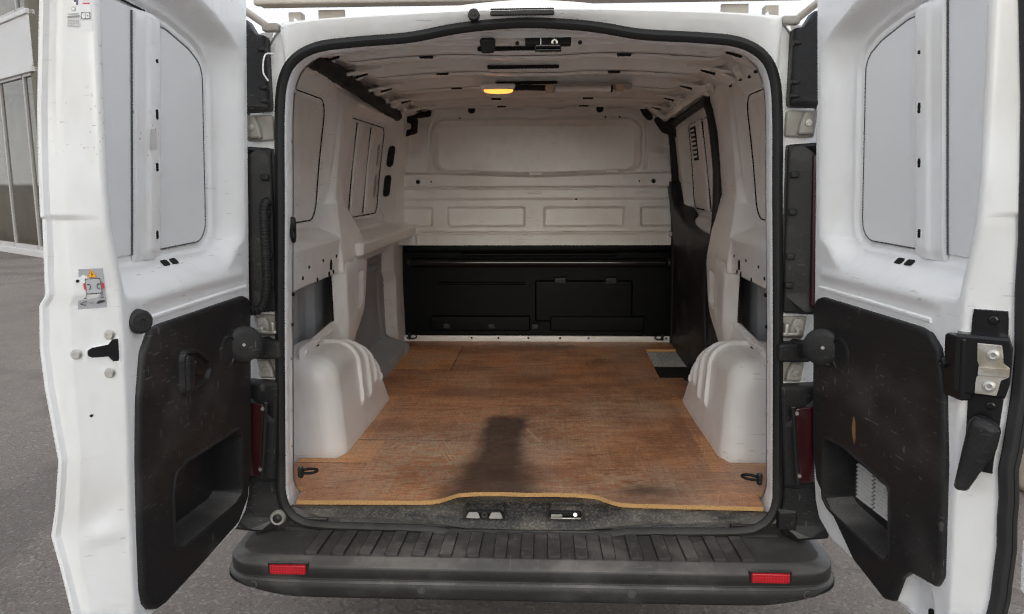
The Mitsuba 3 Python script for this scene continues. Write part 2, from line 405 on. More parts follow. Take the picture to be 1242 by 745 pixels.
# the white reveal inside the seal, then the back of the frame
rv = [seal_in(0.004), seal_in(0.012), seal_in(0.016), seal_in(0.012), seal_in(-0.004), seal_in(-0.03), seal_in(-0.09)]
ys = [-0.010, -0.006, 0.006, 0.05, 0.120, 0.132, 0.134]
low_ = ss(0.535, 0.575, SEAL[:, 1])[:, None]
rv = [r if i > 3 else SEAL + (r - SEAL) * (low_ if i < 4 else 1) for i, r in enumerate(rv)]
key = obj(f'{V}__rear_frame', grid(np.array([np.c_[r[:, 0], np.full(480, y), r[:, 1]] for r, y in zip(rv, ys)]), close_v=True), 'white_paint', True)
# screw holes and screws of the reveal
for sx in (-1, 1):
    for z, y, r in ((1.76, 0.06, .004), (1.62, 0.05, .004), (1.47, 0.06, .0035), (1.18, 0.07, .005), (1.09, 0.06, .005), (0.99, 0.05, .004), (0.83, 0.06, .004), (0.72, 0.05, .0035)):
        xx = np.interp(z, [0.6, 0.66, 1.09, 1.46, 1.70, 1.79], [0.724, 0.722, 0.703, 0.684, 0.672, 0.655]) - 0.011
        obj(f'{V}__rear_frame__screw', frame(lathe([(0, 0.004), (r, 0.003), (r * 1.2, 0), (r * 1.2, -0.004)], 10), (sx * xx - 0.006, y, z), (-sx, -0.35, 0)), 'black' if r > .0045 else 'zinc')

# door jamb: white sheet around the opening, behind the black trims
outer = [(0.0, 1.94), (0.30, 1.937), (0.60, 1.925), (0.675, 1.915), (0.73, 1.82), (0.80, 1.60), (0.86, 1.3), (0.88, 1.0), (0.87, 0.75), (0.78, 0.52), (0.6, 0.42), (0.0, 0.38)]
oc = smooth_path([(x, z) for x, z in outer] + [(-x, z) for x, z in outer[-2:0:-1]], 480, True)
k0 = np.argmin(np.linalg.norm(oc - SEAL[0], axis=1)); oc = np.roll(oc, -k0, 0)
ang = lambda c: np.unwrap(np.arctan2(c[:, 1] - 1.2, c[:, 0]))
aS, aO = ang(SEAL), ang(oc)
ocS = np.stack([np.interp(-aS, -aO, oc[:, k]) if aO[-1] < aO[0] else np.interp(aS, aO, oc[:, k]) for k in (0, 1)], -1)
obj(f'{V}__door_jamb', grid(np.array([np.c_[(1 - t) * seal_in(-0.004) + t * ocS, np.full(480, y)][:, [0, 2, 1]] for t, y in ((0, 0.0), (0.12, 0.012), (0.5, 0.016), (1.0, 0.02), (1.0, 0.06))]), close_v=True), 'white_paint', True)

# roof header: pressed white panel above the seal
xs = np.linspace(-0.664, 0.668, 130)
top = 1.953 - 0.022 * (np.abs(xs) / 0.66) ** 2.2
bot = np.interp(np.abs(xs + 0.006), [0, 0.13, 0.21, 0.31, 0.47, 0.56, 0.62, 0.655, 0.675], [1.922, 1.915, 1.905, 1.888, 1.877, 1.866, 1.838, 1.790, 1.74]) + 0.008
P = []
for t, y in ((0.0, -0.002), (0.05, -0.012), (0.55, -0.028), (0.86, -0.038), (0.95, -0.034), (1.0, -0.012), (1.03, 0.03), (1.12, 0.16), (1.25, 0.5)):
    P.append(np.stack([xs, np.full(130, y), bot + (top - bot) * min(t, 1.0) + max(t - 1, 0) * 0.16], -1))
P = np.array(P)
P[:, 0, 1] += 0.02; P[:, -1, 1] += 0.02
obj(f'{V}__roof_header', grid(P), 'white_paint', True)
obj(f'{V}__roof_header__rubber_buffer', cat([frame(lathe([(0, 0.014), (0.005, 0.014), (0.006, 0.010), (0.013, 0.010), (0.016, 0.0), (0.016, -0.01)], 24), (-0.14, -0.030, 1.941), (0, -1, 0))]), 'rubber')
obj(f'{V}__roof_header__brake_lamp_slot', rbox((-0.012, -0.031, 1.946), (0.168, 0.012, 0.018), 0.003), 'rubber')
for sx in (-1, 1):
    obj(f'{V}__roof_header__corner_cap', rbox((sx * 0.690, -0.012, 1.918), (0.046, 0.03, 0.022), 0.006), 'bare_panel')
# latch in the header
obj(f'{V}__roof_latch', cat([rbox((0.056, 0.100, 1.892), (0.128, 0.03, 0.024), 0.004)]), 'black')
obj(f'{V}__roof_latch__hook_plate', cat([rbox((0.056, 0.080, 1.876), (0.074, 0.03, 0.012), 0.004), rbox((0.056, 0.085, 1.866), (0.074, 0.02, 0.008), 0.003)]), 'gloss_black')
obj(f'{V}__roof_latch__striker', cat([rbox((0.036, 0.070, 1.886), (0.004, 0.01, 0.022), 0.0015), frame(lathe([(0.004, 0.004), (0.009, 0.004), (0.010, -0.002)], 16), (0.074, 0.078, 1.886), (0, -1, 0))]), 'zinc')
obj(f'{V}__door_stop_block', hull([((-0.126, 0.075, 1.892), .008), ((-0.098, 0.075, 1.892), .008), ((-0.124, 0.085, 1.868), .008), ((-0.101, 0.085, 1.868), .008), ((-0.124, 0.11, 1.88), .008), ((-0.101, 0.11, 1.88), .008)]), 'black_plastic')
for x in (-0.03, 0.145):
    obj(f'{V}__roof_header__hole', frame(lathe([(0, 0.002), (0.005, 0.002), (0.006, -0.004)], 14), (x, 0.086, 1.887), (0, -1, 0)), 'black')
# ---------------------------------------------------------------- pillar furniture on both sides of the opening
for sx in (-1, 1):
    L = sx < 0
    jx = lambda x: sx * x - 0.004
    # black cover of the upper hinge
    c = rounded([(0.700, 1.70), (0.80, 1.688), (0.80, 1.88), (0.775, 1.93), (0.745, 1.938), (0.726, 1.90), (0.703, 1.90)], 0.008, 90)
    obj(f'{V}__hinge_cover', mapped(pillow(c, 0.0, 0.045, 0.014), lambda v: np.c_[jx(v[:, 0]), 0.02 - v[:, 2] - 0.06 * ss(0.70, 0.80, v[:, 0]), v[:, 1]]), 'black_plastic')
    for z in (1.86, 1.76, 1.725):
        obj(f'{V}__hinge_cover__rib', rbox((jx(0.712), -0.024, z), (0.022, 0.02, 0.012), 0.004), 'black_plastic')
    # bare hinge plates
    for z0, z1, nm in ((1.622, 1.690, 0), (0.945, 1.005, 1), (1.07, 1.13, 2)):
        c = rounded([(0.698, z0), (0.775, z0 - 0.004), (0.785, z1), (0.70, z1)], 0.006, 60)
        k = obj(f'{V}__hinge_plate', mapped(pillow(c, 0, 0.012, 0.004), lambda v: np.c_[jx(v[:, 0]), 0.012 - v[:, 2], v[:, 1]]), 'bare_panel')
        c = rounded([(0.728, z0 + 0.004), (0.772, z0 + 0.004), (0.772, z1 - 0.006), (0.745, z1 - 0.002), (0.733, (z0 + z1) / 2)], 0.006, 60)
        obj(f'{k}__hinge_arm', mapped(pillow(c, 0, 0.022, 0.006), lambda v: np.c_[jx(v[:, 0]), 0.002 - v[:, 2], v[:, 1]]), 'bare_panel')
        obj(f'{k}__bolt', frame(lathe([(0, 0.008), (0.004, 0.008), (0.0045, 0.006), (0.0085, 0.006), (0.0095, 0), (0.012, -0.001), (0.012, -0.006)], 14), (jx(0.752), -0.020, (z0 + z1) / 2), (0, -1, 0)), 'zinc')
    # check strap link and black block
    obj(f'{V}__strap_bracket', cat([rbox((jx(0.735), -0.030, 1.085), (0.05, 0.012, 0.010), 0.003), rbox((jx(0.72), -0.022, 1.10), (0.012, 0.03, 0.03), 0.004), rbox((jx(0.755), -0.034, 1.092), (0.018, 0.01, 0.018), 0.003)]), 'metal')
    obj(f'{V}__strap_block', cat([rbox((jx(0.742), -0.022, 1.035), (0.09, 0.05, 0.052), 0.008), rbox((jx(0.79), -0.03, 1.04), (0.05, 0.04, 0.04), 0.008)]), 'black_plastic')
    # tall black trim with the lamp edge beside it
    c = rounded([(0.704, 1.60), (0.80, 1.605), (0.83, 1.14), (0.712, 1.14)], 0.006, 80)
    k = obj(f'{V}__pillar_trim', mapped(pillow(c, 0, 0.03, 0.008), lambda v: np.c_[jx(v[:, 0]), 0.016 - v[:, 2] - 0.02 * ss(0.745, 0.76, v[:, 0]), v[:, 1]]), 'black_plastic')
    for z in (1.52, 1.42, 1.30, 1.22):
        obj(f'{k}__clip', rbox((jx(0.722), -0.022, z), (0.022, 0.016, 0.018), 0.004), 'black_plastic')
    obj(f'{V}__tail_light', hull([((jx(0.772), -0.034, 1.565), .008), ((jx(0.82), -0.034, 1.565), .012), ((jx(0.785), -0.036, 1.17), .008), ((jx(0.84), -0.036, 1.17), .012)]), 'lens_red')
    # lower black corner trim, with the lower lamp lens
    c = rounded([(0.712, 0.935), (0.84, 0.94), (0.86, 0.74), (0.86, 0.500), (0.745, 0.488), (0.728, 0.53), (0.738, 0.60), (0.736, 0.66)], 0.006, 110)
    k = obj(f'{V}__corner_trim', mapped(pillow(c, 0, 0.04, 0.010), lambda v: np.c_[jx(v[:, 0]), 0.014 - v[:, 2] - 0.035 * ss(0.745, 0.775, v[:, 0]) * ss(0.93, 0.90, v[:, 1]), v[:, 1]]), 'black_plastic')
    c = rounded([(0.744, 0.882), (0.84, 0.895), (0.86, 0.672), (0.768, 0.668)], 0.008, 80)
    obj(f'{V}__lower_lamp', mapped(pillow(c, 0, 0.004, 0.002), lambda v: np.c_[jx(v[:, 0]), -0.0605 - v[:, 2], v[:, 1]]), 'lens_red')
    obj(f'{k}__lamp_bezel', tube([(jx(0.739), -0.062, 0.886), (jx(0.752), -0.062, 0.76), (jx(0.763), -0.062, 0.664)], 0.006, 8), 'black_plastic')
    for z in (0.87, 0.69):
        obj(f'{k}__screw', frame(lathe([(0, .004), (.005, .004), (.006, 0), (.006, -.006)], 12), (jx(0.748 + (0.87 - z) * 0.09), -0.066, z), (0, -1, 0)), 'zinc')
    obj(f'{k}__joint_strip', tube([(jx(0.728), -0.020, 0.640), (jx(0.76), -0.060, 0.652), (jx(0.85), -0.062, 0.672)], 0.003, 6), 'black')
    obj(f'{V}__corner_filler', rbox((jx(0.705), 0.001, 0.487), (0.22, 0.012, 0.055), 0.004), 'black_plastic')
    # small parts low on the corner
    if L:
        obj(f'{V}__corner_trim__drain_plug', frame(lathe([(0, 0.004), (0.013, 0.004), (0.014, 0.008), (0.019, 0.010), (0.022, 0.006), (0.023, -0.01)], 28), (-0.738, -0.030, 0.527), (0.1, -1, 0.15)), 'bare_panel')
        obj(f'{V}__corner_trim__drain_cap', frame(lathe([(0, 0.010), (0.008, 0.009), (0.0125, 0.006), (0.0125, 0.0)], 24), (-0.738, -0.034, 0.527), (0.1, -1, 0.15)), 'black_plastic')
        # corrugated cable conduit
        pa = smooth_path([(-0.716, -0.03, 1.455), (-0.724, -0.045, 1.44), (-0.724, -0.052, 1.38), (-0.724, -0.055, 1.25), (-0.732, -0.058, 1.185), (-0.75, -0.06, 1.155), (-0.80, -0.05, 1.15)], 220)
        obj(f'{V}__cable_conduit', tube(pa, 0.0125 * (1 + 0.10 * np.sign(np.sin(np.arange(220) * 1.1))), 14), 'black_plastic', 30)
        obj(f'{V}__roof_clip', tube(smooth_path([(-0.682, -0.03, 1.848), (-0.70, -0.045, 1.842), (-0.706, -0.05, 1.80), (-0.695, -0.045, 1.775)], 40), 0.0022, 8), 'white_paint')
    else:
        obj(f'{V}__corner_trim__jack_cover', rbox((0.742, -0.030, 0.545), (0.052, 0.03, 0.056), 0.006), 'black_plastic')

# ---------------------------------------------------------------- rear bumper
def bumper_plan(o):
    """Half of the bumper's plan line (x, y) at the outward offset o."""
    pts = [(0, -0.205 - o), (0.30, -0.205 - o), (0.55, -0.204 - o), (0.70, -0.199 - o)]
    for a in np.linspace(75, 8, 8):
        pts.append((0.744 + (0.097 + o) * math.cos(math.radians(a)), -0.098 + (-0.097 - o) * math.sin(math.radians(a))))
    pts += [(0.843 + o, -0.03), (0.846 + o, 0.12)]
    return pts


def bumper_line(o, n=180):
    h = resample(smooth_path(bumper_plan(o), 90), n // 2 + 1, False)
    return np.vstack([np.c_[-h[::-1, 0], h[::-1, 1]], h[1:]])


sec = [(-0.190, 0.4835), (-0.16, 0.4835), (-0.08, 0.4825), (-0.034, 0.4815), (-0.030, 0.4808), (-0.004, 0.4685), (0.001, 0.465), (0.003, 0.461), (0.004, 0.450), (0.004, 0.440), (0.001, 0.4325), (0.004, 0.428), (0.012, 0.424),
       (0.014, 0.408), (0.0135, 0.390), (0.009, 0.380), (-0.004, 0.3745), (-0.03, 0.373), (-0.10, 0.374)]
rows = []
for o, z in sec:
    if o < -0.05:
        l0 = bumper_line(-0.05)
        t = (-0.05 - o) / 0.14
        l = np.c_[l0[:, 0] * (1 - 0.02 * t), l0[:, 1] + (-0.05 - o)]
    else:
        l = bumper_line(o)
    zz = z - (0.0 if z > 0.46 else 1) * 0 + ss(0.62, 0.86, np.abs(l[:, 0])) * (0.030 if z < 0.40 else 0.0)
    rows.append(np.c_[l, np.broadcast_to(zz, len(l))])
B = f'{V}__rear_bumper'
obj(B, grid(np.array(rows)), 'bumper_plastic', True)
for i in range(17):
    x = -0.60 + i * 0.0752
    if abs(x) > 0.62:
        continue
    sh = 0.012 * x
    pr = rounded([(x - 0.0185, -0.172), (x + 0.0185, -0.172), (x + 0.0185 - sh, -0.026), (x - 0.0185 - sh, -0.026)], 0.002, 40)
    obj(f'{B}__tread_rib', mapped(pillow(pr, 0.478, 0.4905, 0.002), lambda v: v), 'bumper_plastic', 30)
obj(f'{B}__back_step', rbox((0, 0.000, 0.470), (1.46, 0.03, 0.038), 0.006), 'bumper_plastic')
for sx in (-1, 1):
    obj(f'{B}__reflector', rbox((sx * 0.652, -0.207, 0.4585), (0.100, 0.016, 0.027), 0.003), 'reflector_red')
    obj(f'{B}__reflector_recess', rbox((sx * 0.652, -0.2035, 0.4585), (0.114, 0.008, 0.036), 0.003), 'black_plastic')
for x in (-0.752, -0.285, 0.284, 0.752):
    yy, nx = (-0.2165, 0) if abs(x) < 0.5 else (-0.2035, math.copysign(0.28, x))
    m = lathe([(0, 0.003), (0.0075, 0.0025), (0.0085, 0.0015), (0.009, 0.004), (0.0115, 0.004), (0.0125, 0.0), (0.0125, -0.012)], 22)
    obj(f'{B}__parking_sensor', frame(m, (x, yy, 0.411), (nx, -1, 0)), 'sensor_grey')

# ---------------------------------------------------------------- load sill between the bumper and the plywood
def sill_front(x):
    return 0.006 + 0 * x


xs = np.linspace(-0.712, 0.700, 240)
pf = np.interp(np.abs(xs + 0.005), [0, 0.08, 0.15, 0.21, 0.28, 0.32, 0.71], [0.102, 0.106, 0.103, 0.092, 0.036, 0.030, 0.020])     # front edge of the plywood
zb = np.interp(np.abs(xs + 0.006), [0, 0.18, 0.26, 0.34, 0.61, 0.70], [0.474, 0.476, 0.488, 0.496, 0.504, 0.540]) + 0.016
P = []
for t in (0, 0.05, 0.12, 0.14, 0.3, 0.42, 0.5, 0.62, 0.9, 1.0):
    y = -0.006 + t * (pf + 0.010)
    dip = {0: 0, 0.05: 0.35, 0.12: 0.45, 0.14: 0.47, 0.3: 0.72, 0.42: 0.80, 0.5: 0.93, 0.62: 0.97, 0.9: 1.0, 1.0: 1.0}[t]
    rec = (ss(-0.192, -0.186, xs) * ss(-0.068, -0.074, xs) + ss(0.058, 0.064, xs) * ss(0.166, 0.160, xs)) * (0.13 < t < 0.6)
    P.append(np.c_[xs, y + 0.030 * rec, zb + (0.5455 - zb) * dip])
obj(f'{V}__load_sill', grid(np.array(P)), 'sill_plastic', True)
S = f'{V}__load_sill'
# left striker pocket: two white lugs and a dark hook; right one: bracket with a bright bar
obj(f'{S}__striker_pocket', rbox((-0.130, 0.030, 0.526), (0.104, 0.012, 0.018), 0.006), 'black')
for x in (-0.164, -0.096):
    obj(f'{S}__striker_lug', hull([((x - 0.016, 0.016, 0.516), .005), ((x + 0.016, 0.016, 0.516), .005), ((x - 0.011, 0.026, 0.526), .004), ((x + 0.011, 0.026, 0.526), .004)]), 'bare_panel')
obj(f'{S}__striker_hook', cat([frame(lathe([(0.004, .004), (.009, .004), (.010, -.006)], 14), (-0.130, 0.020, 0.523), (0, -1, 0.3)), rbox((-0.130, 0.024, 0.517), (0.020, 0.012, 0.010), 0.003)]), 'rubber')
obj(f'{S}__latch_recess', rbox((0.111, 0.030, 0.526), (0.094, 0.012, 0.020), 0.005), 'black')
obj(f'{S}__latch_bracket', cat([rbox((0.085, 0.026, 0.522), (0.034, 0.010, 0.010), 0.003), rbox((0.112, 0.018, 0.517), (0.09, 0.008, 0.005), 0.002)]), 'bare_panel')
obj(f'{S}__latch_bolt', cat([frame(lathe([(0, .006), (.006, .006), (.007, 0), (.007, -.012)], 14), (0.140, 0.026, 0.525), (0, -1, 0.4)), rbox((0.120, 0.016, 0.518), (0.04, 0.006, 0.004), 0.0015)]), 'zinc')
for x in (-0.60, 0.60):
    obj(f'{S}__scuff_slot', rbox((x, 0.014, 0.524), (0.07, 0.006, 0.005), 0.002), 'black')

# ---------------------------------------------------------------- plywood floor: a sheet that lies in the van
fx = np.linspace(-0.698, 0.690, 200)
fy = np.interp(np.abs(fx + 0.005), [0, 0.08, 0.15, 0.21, 0.26, 0.285, 0.32, 0.70], [0.102, 0.106, 0.103, 0.092, 0.046, 0.034, 0.030, 0.020])
out = list(zip(fx, fy)) + [(0.698, 0.125), (0.80, 0.138), (0.80, 0.388), (0.674, 0.390), (0.648, 0.46), (0.645, 1.12), (0.655, 1.17), (0.70, 1.22), (0.715, 1.565), (0.600, 1.565), (0.612, 2.222), (0.822, 2.222), (0.822, 2.43), (-0.80, 2.43),
                           (-0.785, 1.75), (-0.70, 1.30), (-0.655, 1.17), (-0.648, 0.46), (-0.674, 0.390), (-0.80, 0.388), (-0.80, 0.138), (-0.706, 0.125)]
oc_ = np.array(out)
n = len(oc_)
T_ = tri2(oc_)
F = 'plywood_floor'
obj(f'{F}__sheet', tm(np.c_[oc_, np.full(n, FZ)], T_), 'plywood', False)
i = np.arange(n); j = (i + 1) % n
obj(f'{F}__cut_edge', tm(np.vstack([np.c_[oc_, np.full(n, FZ)], np.c_[oc_, np.full(n, FZ - 0.013)]]), np.vstack([np.c_[i, j, j + n], np.c_[i, j + n, i + n]])), 'plywood_edge', False)
tag(F, 'scratched brown plywood floor sheet with a dark soaked stain, lying in the load bay of the van', 'floor board')
scene[f'{V}__base_floor'] = mikit.ply(rbox((0, 1.31, 0.515), (1.74, 2.36, 0.06), 0.004), 'grey_skin', smooth=30)

# ---------------------------------------------------------------- wheel arches
def wheel_arch():
    y0, y1, r = 0.395, 1.150, 0.07
    k = np.linspace(0, 1, 110)
    yy = y0 + (y1 - y0) * (0.5 - 0.5 * np.cos(np.pi * k ** 0.8)) if False else np.r_[y0 + r * (1 - np.cos(np.linspace(0, math.pi / 2, 14))), np.linspace(y0 + r, y1, 260)[1:]]
    a = np.clip((yy - 0.50) / (y1 - 0.50), 0, 1)
    zt = 0.545 + 0.368 * np.sqrt(np.clip(1 - a ** 2.6, 0, 1))
    ed = np.clip((y0 + r - yy) / r, 0, 1)
    ins = r * (1 - np.sqrt(np.clip(1 - ed ** 2, 0, 1)))
    rows = []
    for y, z, e in zip(yy, zt, ins):
        xi = 0.640 + e + 0.010 * (1 - ss(y0, y0 + 0.5, y))
        z = z - e
        R = min(0.085, max(0.004, 0.6 * (z - 0.545)))
        top_ = np.c_[np.linspace(0.86, xi + 0.02 + R, 22), z + 0.012 * np.linspace(1, 0, 22) ** 2]
        th_ = np.linspace(0, math.pi / 2, 16)[1:]
        cor = np.c_[xi + 0.02 + R - R * np.sin(th_), z - R + R * np.cos(th_)]
        zz = np.linspace(z - R, 0.545, 32)[1:]
        sid = np.c_[xi + 0.02 - 0.030 * (1 - (zz - 0.545) / 0.40) + 0.010, zz]
        sid[:, 0] = np.minimum(sid[:, 0], xi + 0.02)
        sec_ = np.vstack([top_, cor, sid])
        s = np.r_[0, np.cumsum(np.linalg.norm(np.diff(sec_, axis=0), axis=1))]
        d = np.gradient(sec_, axis=0); nn = np.c_[d[:, 1], -d[:, 0]]; nn /= np.linalg.norm(nn, axis=1, keepdims=True) + 1e-9
        if nn[0, 1] < 0:
            nn = -nn
        bead = np.zeros(len(sec_))
        for yc, end, w in ((0.70, 0.67, .013), (0.82, 0.67, .013), (0.925, 0.70, .012), (1.02, 0.68, .012)):
            lo = ss(0.825, 0.80, sec_[:, 0]) * ss(end - 0.02, end + 0.02, sec_[:, 1]) * ss(0.0, 0.03, s)
            bead += 0.013 * lo * np.exp(-((y - yc) / w) ** 4)
        sec_ = sec_ + nn * bead[:, None]
        rows.append(np.c_[sec_[:, 0], np.full(len(sec_), y), sec_[:, 1]])
    P = np.array(rows)
    g = grid(P)
    c = P[0][:, [0, 2]]
    c2 = np.vstack([c, [[0.86, 0.545]]])
    cap = tm(np.c_[c2[:, 0], np.full(len(c2), P[0, 0, 1]), c2[:, 1]], tri2(c2 if Polygon(c2).exterior.is_ccw else c2[::-1]))
    if not Polygon(c2).exterior.is_ccw:
        cap = tm(cap.vertices[::-1], cap.faces)
    return cat([g, cap])


WA = wheel_arch()
for sx in (-1, 1):
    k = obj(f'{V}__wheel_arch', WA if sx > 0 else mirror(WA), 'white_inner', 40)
    # bracket that joins the arch to the side wall
    pl = rounded([(0.42, 0.89), (0.98, 0.86), (0.98, 0.90), (0.88, 0.960), (0.83, 0.960), (0.42, 0.937)], 0.012, 80)
    m = mapped(pillow(pl, 0, 0.010, 0.004), lambda v: np.c_[0.800 - v[:, 2] + 0.05 * (v[:, 1] - 0.93), v[:, 0], v[:, 1]])
    obj(f'{k}__bracket', m if sx > 0 else mirror(m), 'white_inner')
    m = tube(smooth_path([(0.790, 0.46, 0.922), (0.790, 0.62, 0.926), (0.790, 0.80, 0.938), (0.792, 0.85, 0.950)], 40), 0.008, 8)
    obj(f'{k}__bracket_bead', m if sx > 0 else mirror(m), 'white_inner')
    m = frame(lathe([(0, .003), (.010, .003), (.012, -.002)], 14), (0.787, 0.60, 0.912), (-1, 0, 0))
    obj(f'{k}__hole', m if sx > 0 else mirror(m), 'black')

# ---------------------------------------------------------------- side walls
def skin_x(z):
    return 0.905 - 0.10 * np.clip((z - 0.9) / 1.0, 0, 2) ** 2 - 0.01 * np.clip((0.9 - z) / 0.4, 0, 1)


def box_sd(y, z, y0, y1, z0, z1, r):
    qy, qz = np.abs(y - (y0 + y1) / 2) - (y1 - y0) / 2 + r, np.abs(z - (z0 + z1) / 2) - (z1 - z0) / 2 + r
    return np.hypot(np.maximum(qy, 0), np.maximum(qz, 0)) + np.minimum(np.maximum(qy, qz), 0) - r


def column_y(z):
    zz = [0.55, 0.80, 0.87, 0.95, 1.02, 1.10, 1.18, 1.27, 1.33, 1.42, 1.6, 1.95]
    a = np.interp(z, zz, [1.03, 1.02, 0.97, 0.88, 0.86, 0.85, 0.84, 0.83, 0.86, 0.92, 0.94, 0.93])
    b = np.interp(z, zz, [1.12, 1.12, 1.19, 1.28, 1.29, 1.29, 1.27, 1.235, 1.17, 1.07, 1.02, 1.06])
    return a, b


def wall_h(y, z, left):
    """How far the inner side of the wall stands in from the outer skin."""
    a, b = column_y(z)
    h = np.full(np.shape(y), 0.016)
    mx = np.maximum
    # corner post by the frame
    h = mx(h, 0.13 * ss(0.20, 0.13, y))
    # window field frame and header rail
    fieldA = box_sd(y, z, 0.14, 0.885, 1.345, 1.83, 0.10)
    h = mx(h, (0.022 + 0.040 * ss(0.0, 0.05, fieldA)) * ss(1.28, 1.34, z) * ss(1.05, 1.0, y))
    if left:
        fieldB = box_sd(y, z, 1.20, 2.03, 1.33, 1.80, 0.07)
        h = mx(h, (0.020 + 0.042 * ss(0.0, 0.04, fieldB)) * ss(1.24, 1.28, z) * ss(0.98, 1.02, y) * ss(2.065, 2.035, y))
    h = mx(h, 0.030 * ss(1.86, 1.90, z) + 0.03 * ss(1.90, 1.96, z))
    # belt: a ledge under the windows
    hb = ss(1.355, 1.285, z) * ss(1.148, 1.158, z)
    h = mx(h, 0.135 * hb * ss(1.02, 0.9, y))
    if left:
        h = mx(h, (0.115 * ss(1.300, 1.262, z) * ss(1.185, 1.20, z) + 0.06 * ss(1.27, 1.25, z) * ss(1.120, 1.13, z)) * ss(0.95, 1.1, y))
        # front post beside the bulkhead
        h = mx(h, 0.0)
        yp = np.interp(z, [0.56, 0.75, 0.95, 1.02, 1.25, 1.95], [2.12, 2.10, 2.13, 2.05, 2.06, 2.02])
        h = mx(h, (0.012 + 0.078 * np.clip((y - yp + 0.03) / 0.17, 0, 1)) * ss(yp - 0.04, yp - 0.03, y))
        h = mx(h, 0.075 * ss(2.33, 2.36, y))
    # the column above the belt
    if not left:
        b = np.maximum(b, np.interp(z, [1.15, 1.25, 1.35, 1.75, 1.85, 1.95], [1.28, 1.24, 1.215, 1.225, 1.29, 1.30]))
    hc = np.interp(z, [1.15, 1.2, 1.3, 1.45, 1.9], [0.152, 0.150, 0.135, 0.085, 0.07])
    wd = 0.03
    h = mx(h, hc * ss(a - wd, a + wd * 0.6, y) * ss(b + wd, b - wd * 0.6, y) * ss(1.130, 1.150, z))
    # open below the belt: there the column stands free of the outer skin
    cv = box_sd(y, z, 0.17, 1.33 if left else 1.30, 0.50, 1.150, 0.012)
    h = np.where(cv < 0, h * ss(-0.006, 0.0, cv) + 0.004 * ss(0.0, -0.006, cv), h)
    return h


def lower_column():
    zz_ = np.linspace(0.55, 1.33, 110)
    K_ = [0.55, 0.80, 0.86, 0.92, 0.98, 1.05, 1.12, 1.18, 1.33]
    ya = np.interp(zz_, K_, [0.985, 0.975, 0.945, 0.900, 0.875, 0.862, 0.852, 0.845, 0.86])
    yb = np.interp(zz_, K_, [1.080, 1.090, 1.130, 1.210, 1.245, 1.258, 1.275, 1.295, 1.24])
    xc = np.interp(zz_, K_, [0.775, 0.772, 0.765, 0.752, 0.745, 0.743, 0.741, 0.741, 0.790])
    ya, yb, xc = (np.convolve(np.pad(t_, 5, 'edge'), np.ones(11) / 11, 'valid') for t_ in (ya, yb, xc))
    rows_ = []
    for z_, a_, b_, x_ in zip(zz_, ya, yb, xc):
        pts_ = [(x_ + 0.050, a_ - 0.012), (x_ + 0.046, a_ - 0.002), (x_ + 0.022, a_ + 0.012), (x_ + 0.006, a_ + 0.022), (x_ + 0.001, a_ + 0.034), (x_, a_ + 0.052)]
        n_ = 16
        for k_ in range(1, n_):
            yv = a_ + 0.052 + (b_ - 0.03 - a_ - 0.052) * k_ / n_
            sd_ = float(box_sd(np.float64(yv), np.float64(z_), 1.060, 1.150, 0.985, 1.128, 0.022))
            bead_ = 0.006 * math.exp(-((yv - 1.04) / 0.014) ** 2) * float(ss(0.90, 0.95, z_))
            pts_.append((x_ + 0.004 * k_ / n_ - bead_ + 0.028 * float(ss(0.006, -0.006, sd_)), yv))
        pts_ += [(x_ + 0.006, b_ - 0.026), (x_ + 0.012, b_ - 0.010), (x_ + 0.026, b_), (x_ + 0.10, b_ + 0.004)]
        rows_.append([(p_[0], p_[1], z_) for p_ in pts_])
    return grid(np.array(rows_))


def wall(left, y0, y1, ny, nz=330):
    y, z = np.meshgrid(np.linspace(y0, y1, ny), np.linspace(0.545, 1.965, nz), indexing='ij')
    x = skin_x(z) - wall_h(y, z, left)
    x -= 0.0
    P = np.stack([x, y, z], -1)
    return P


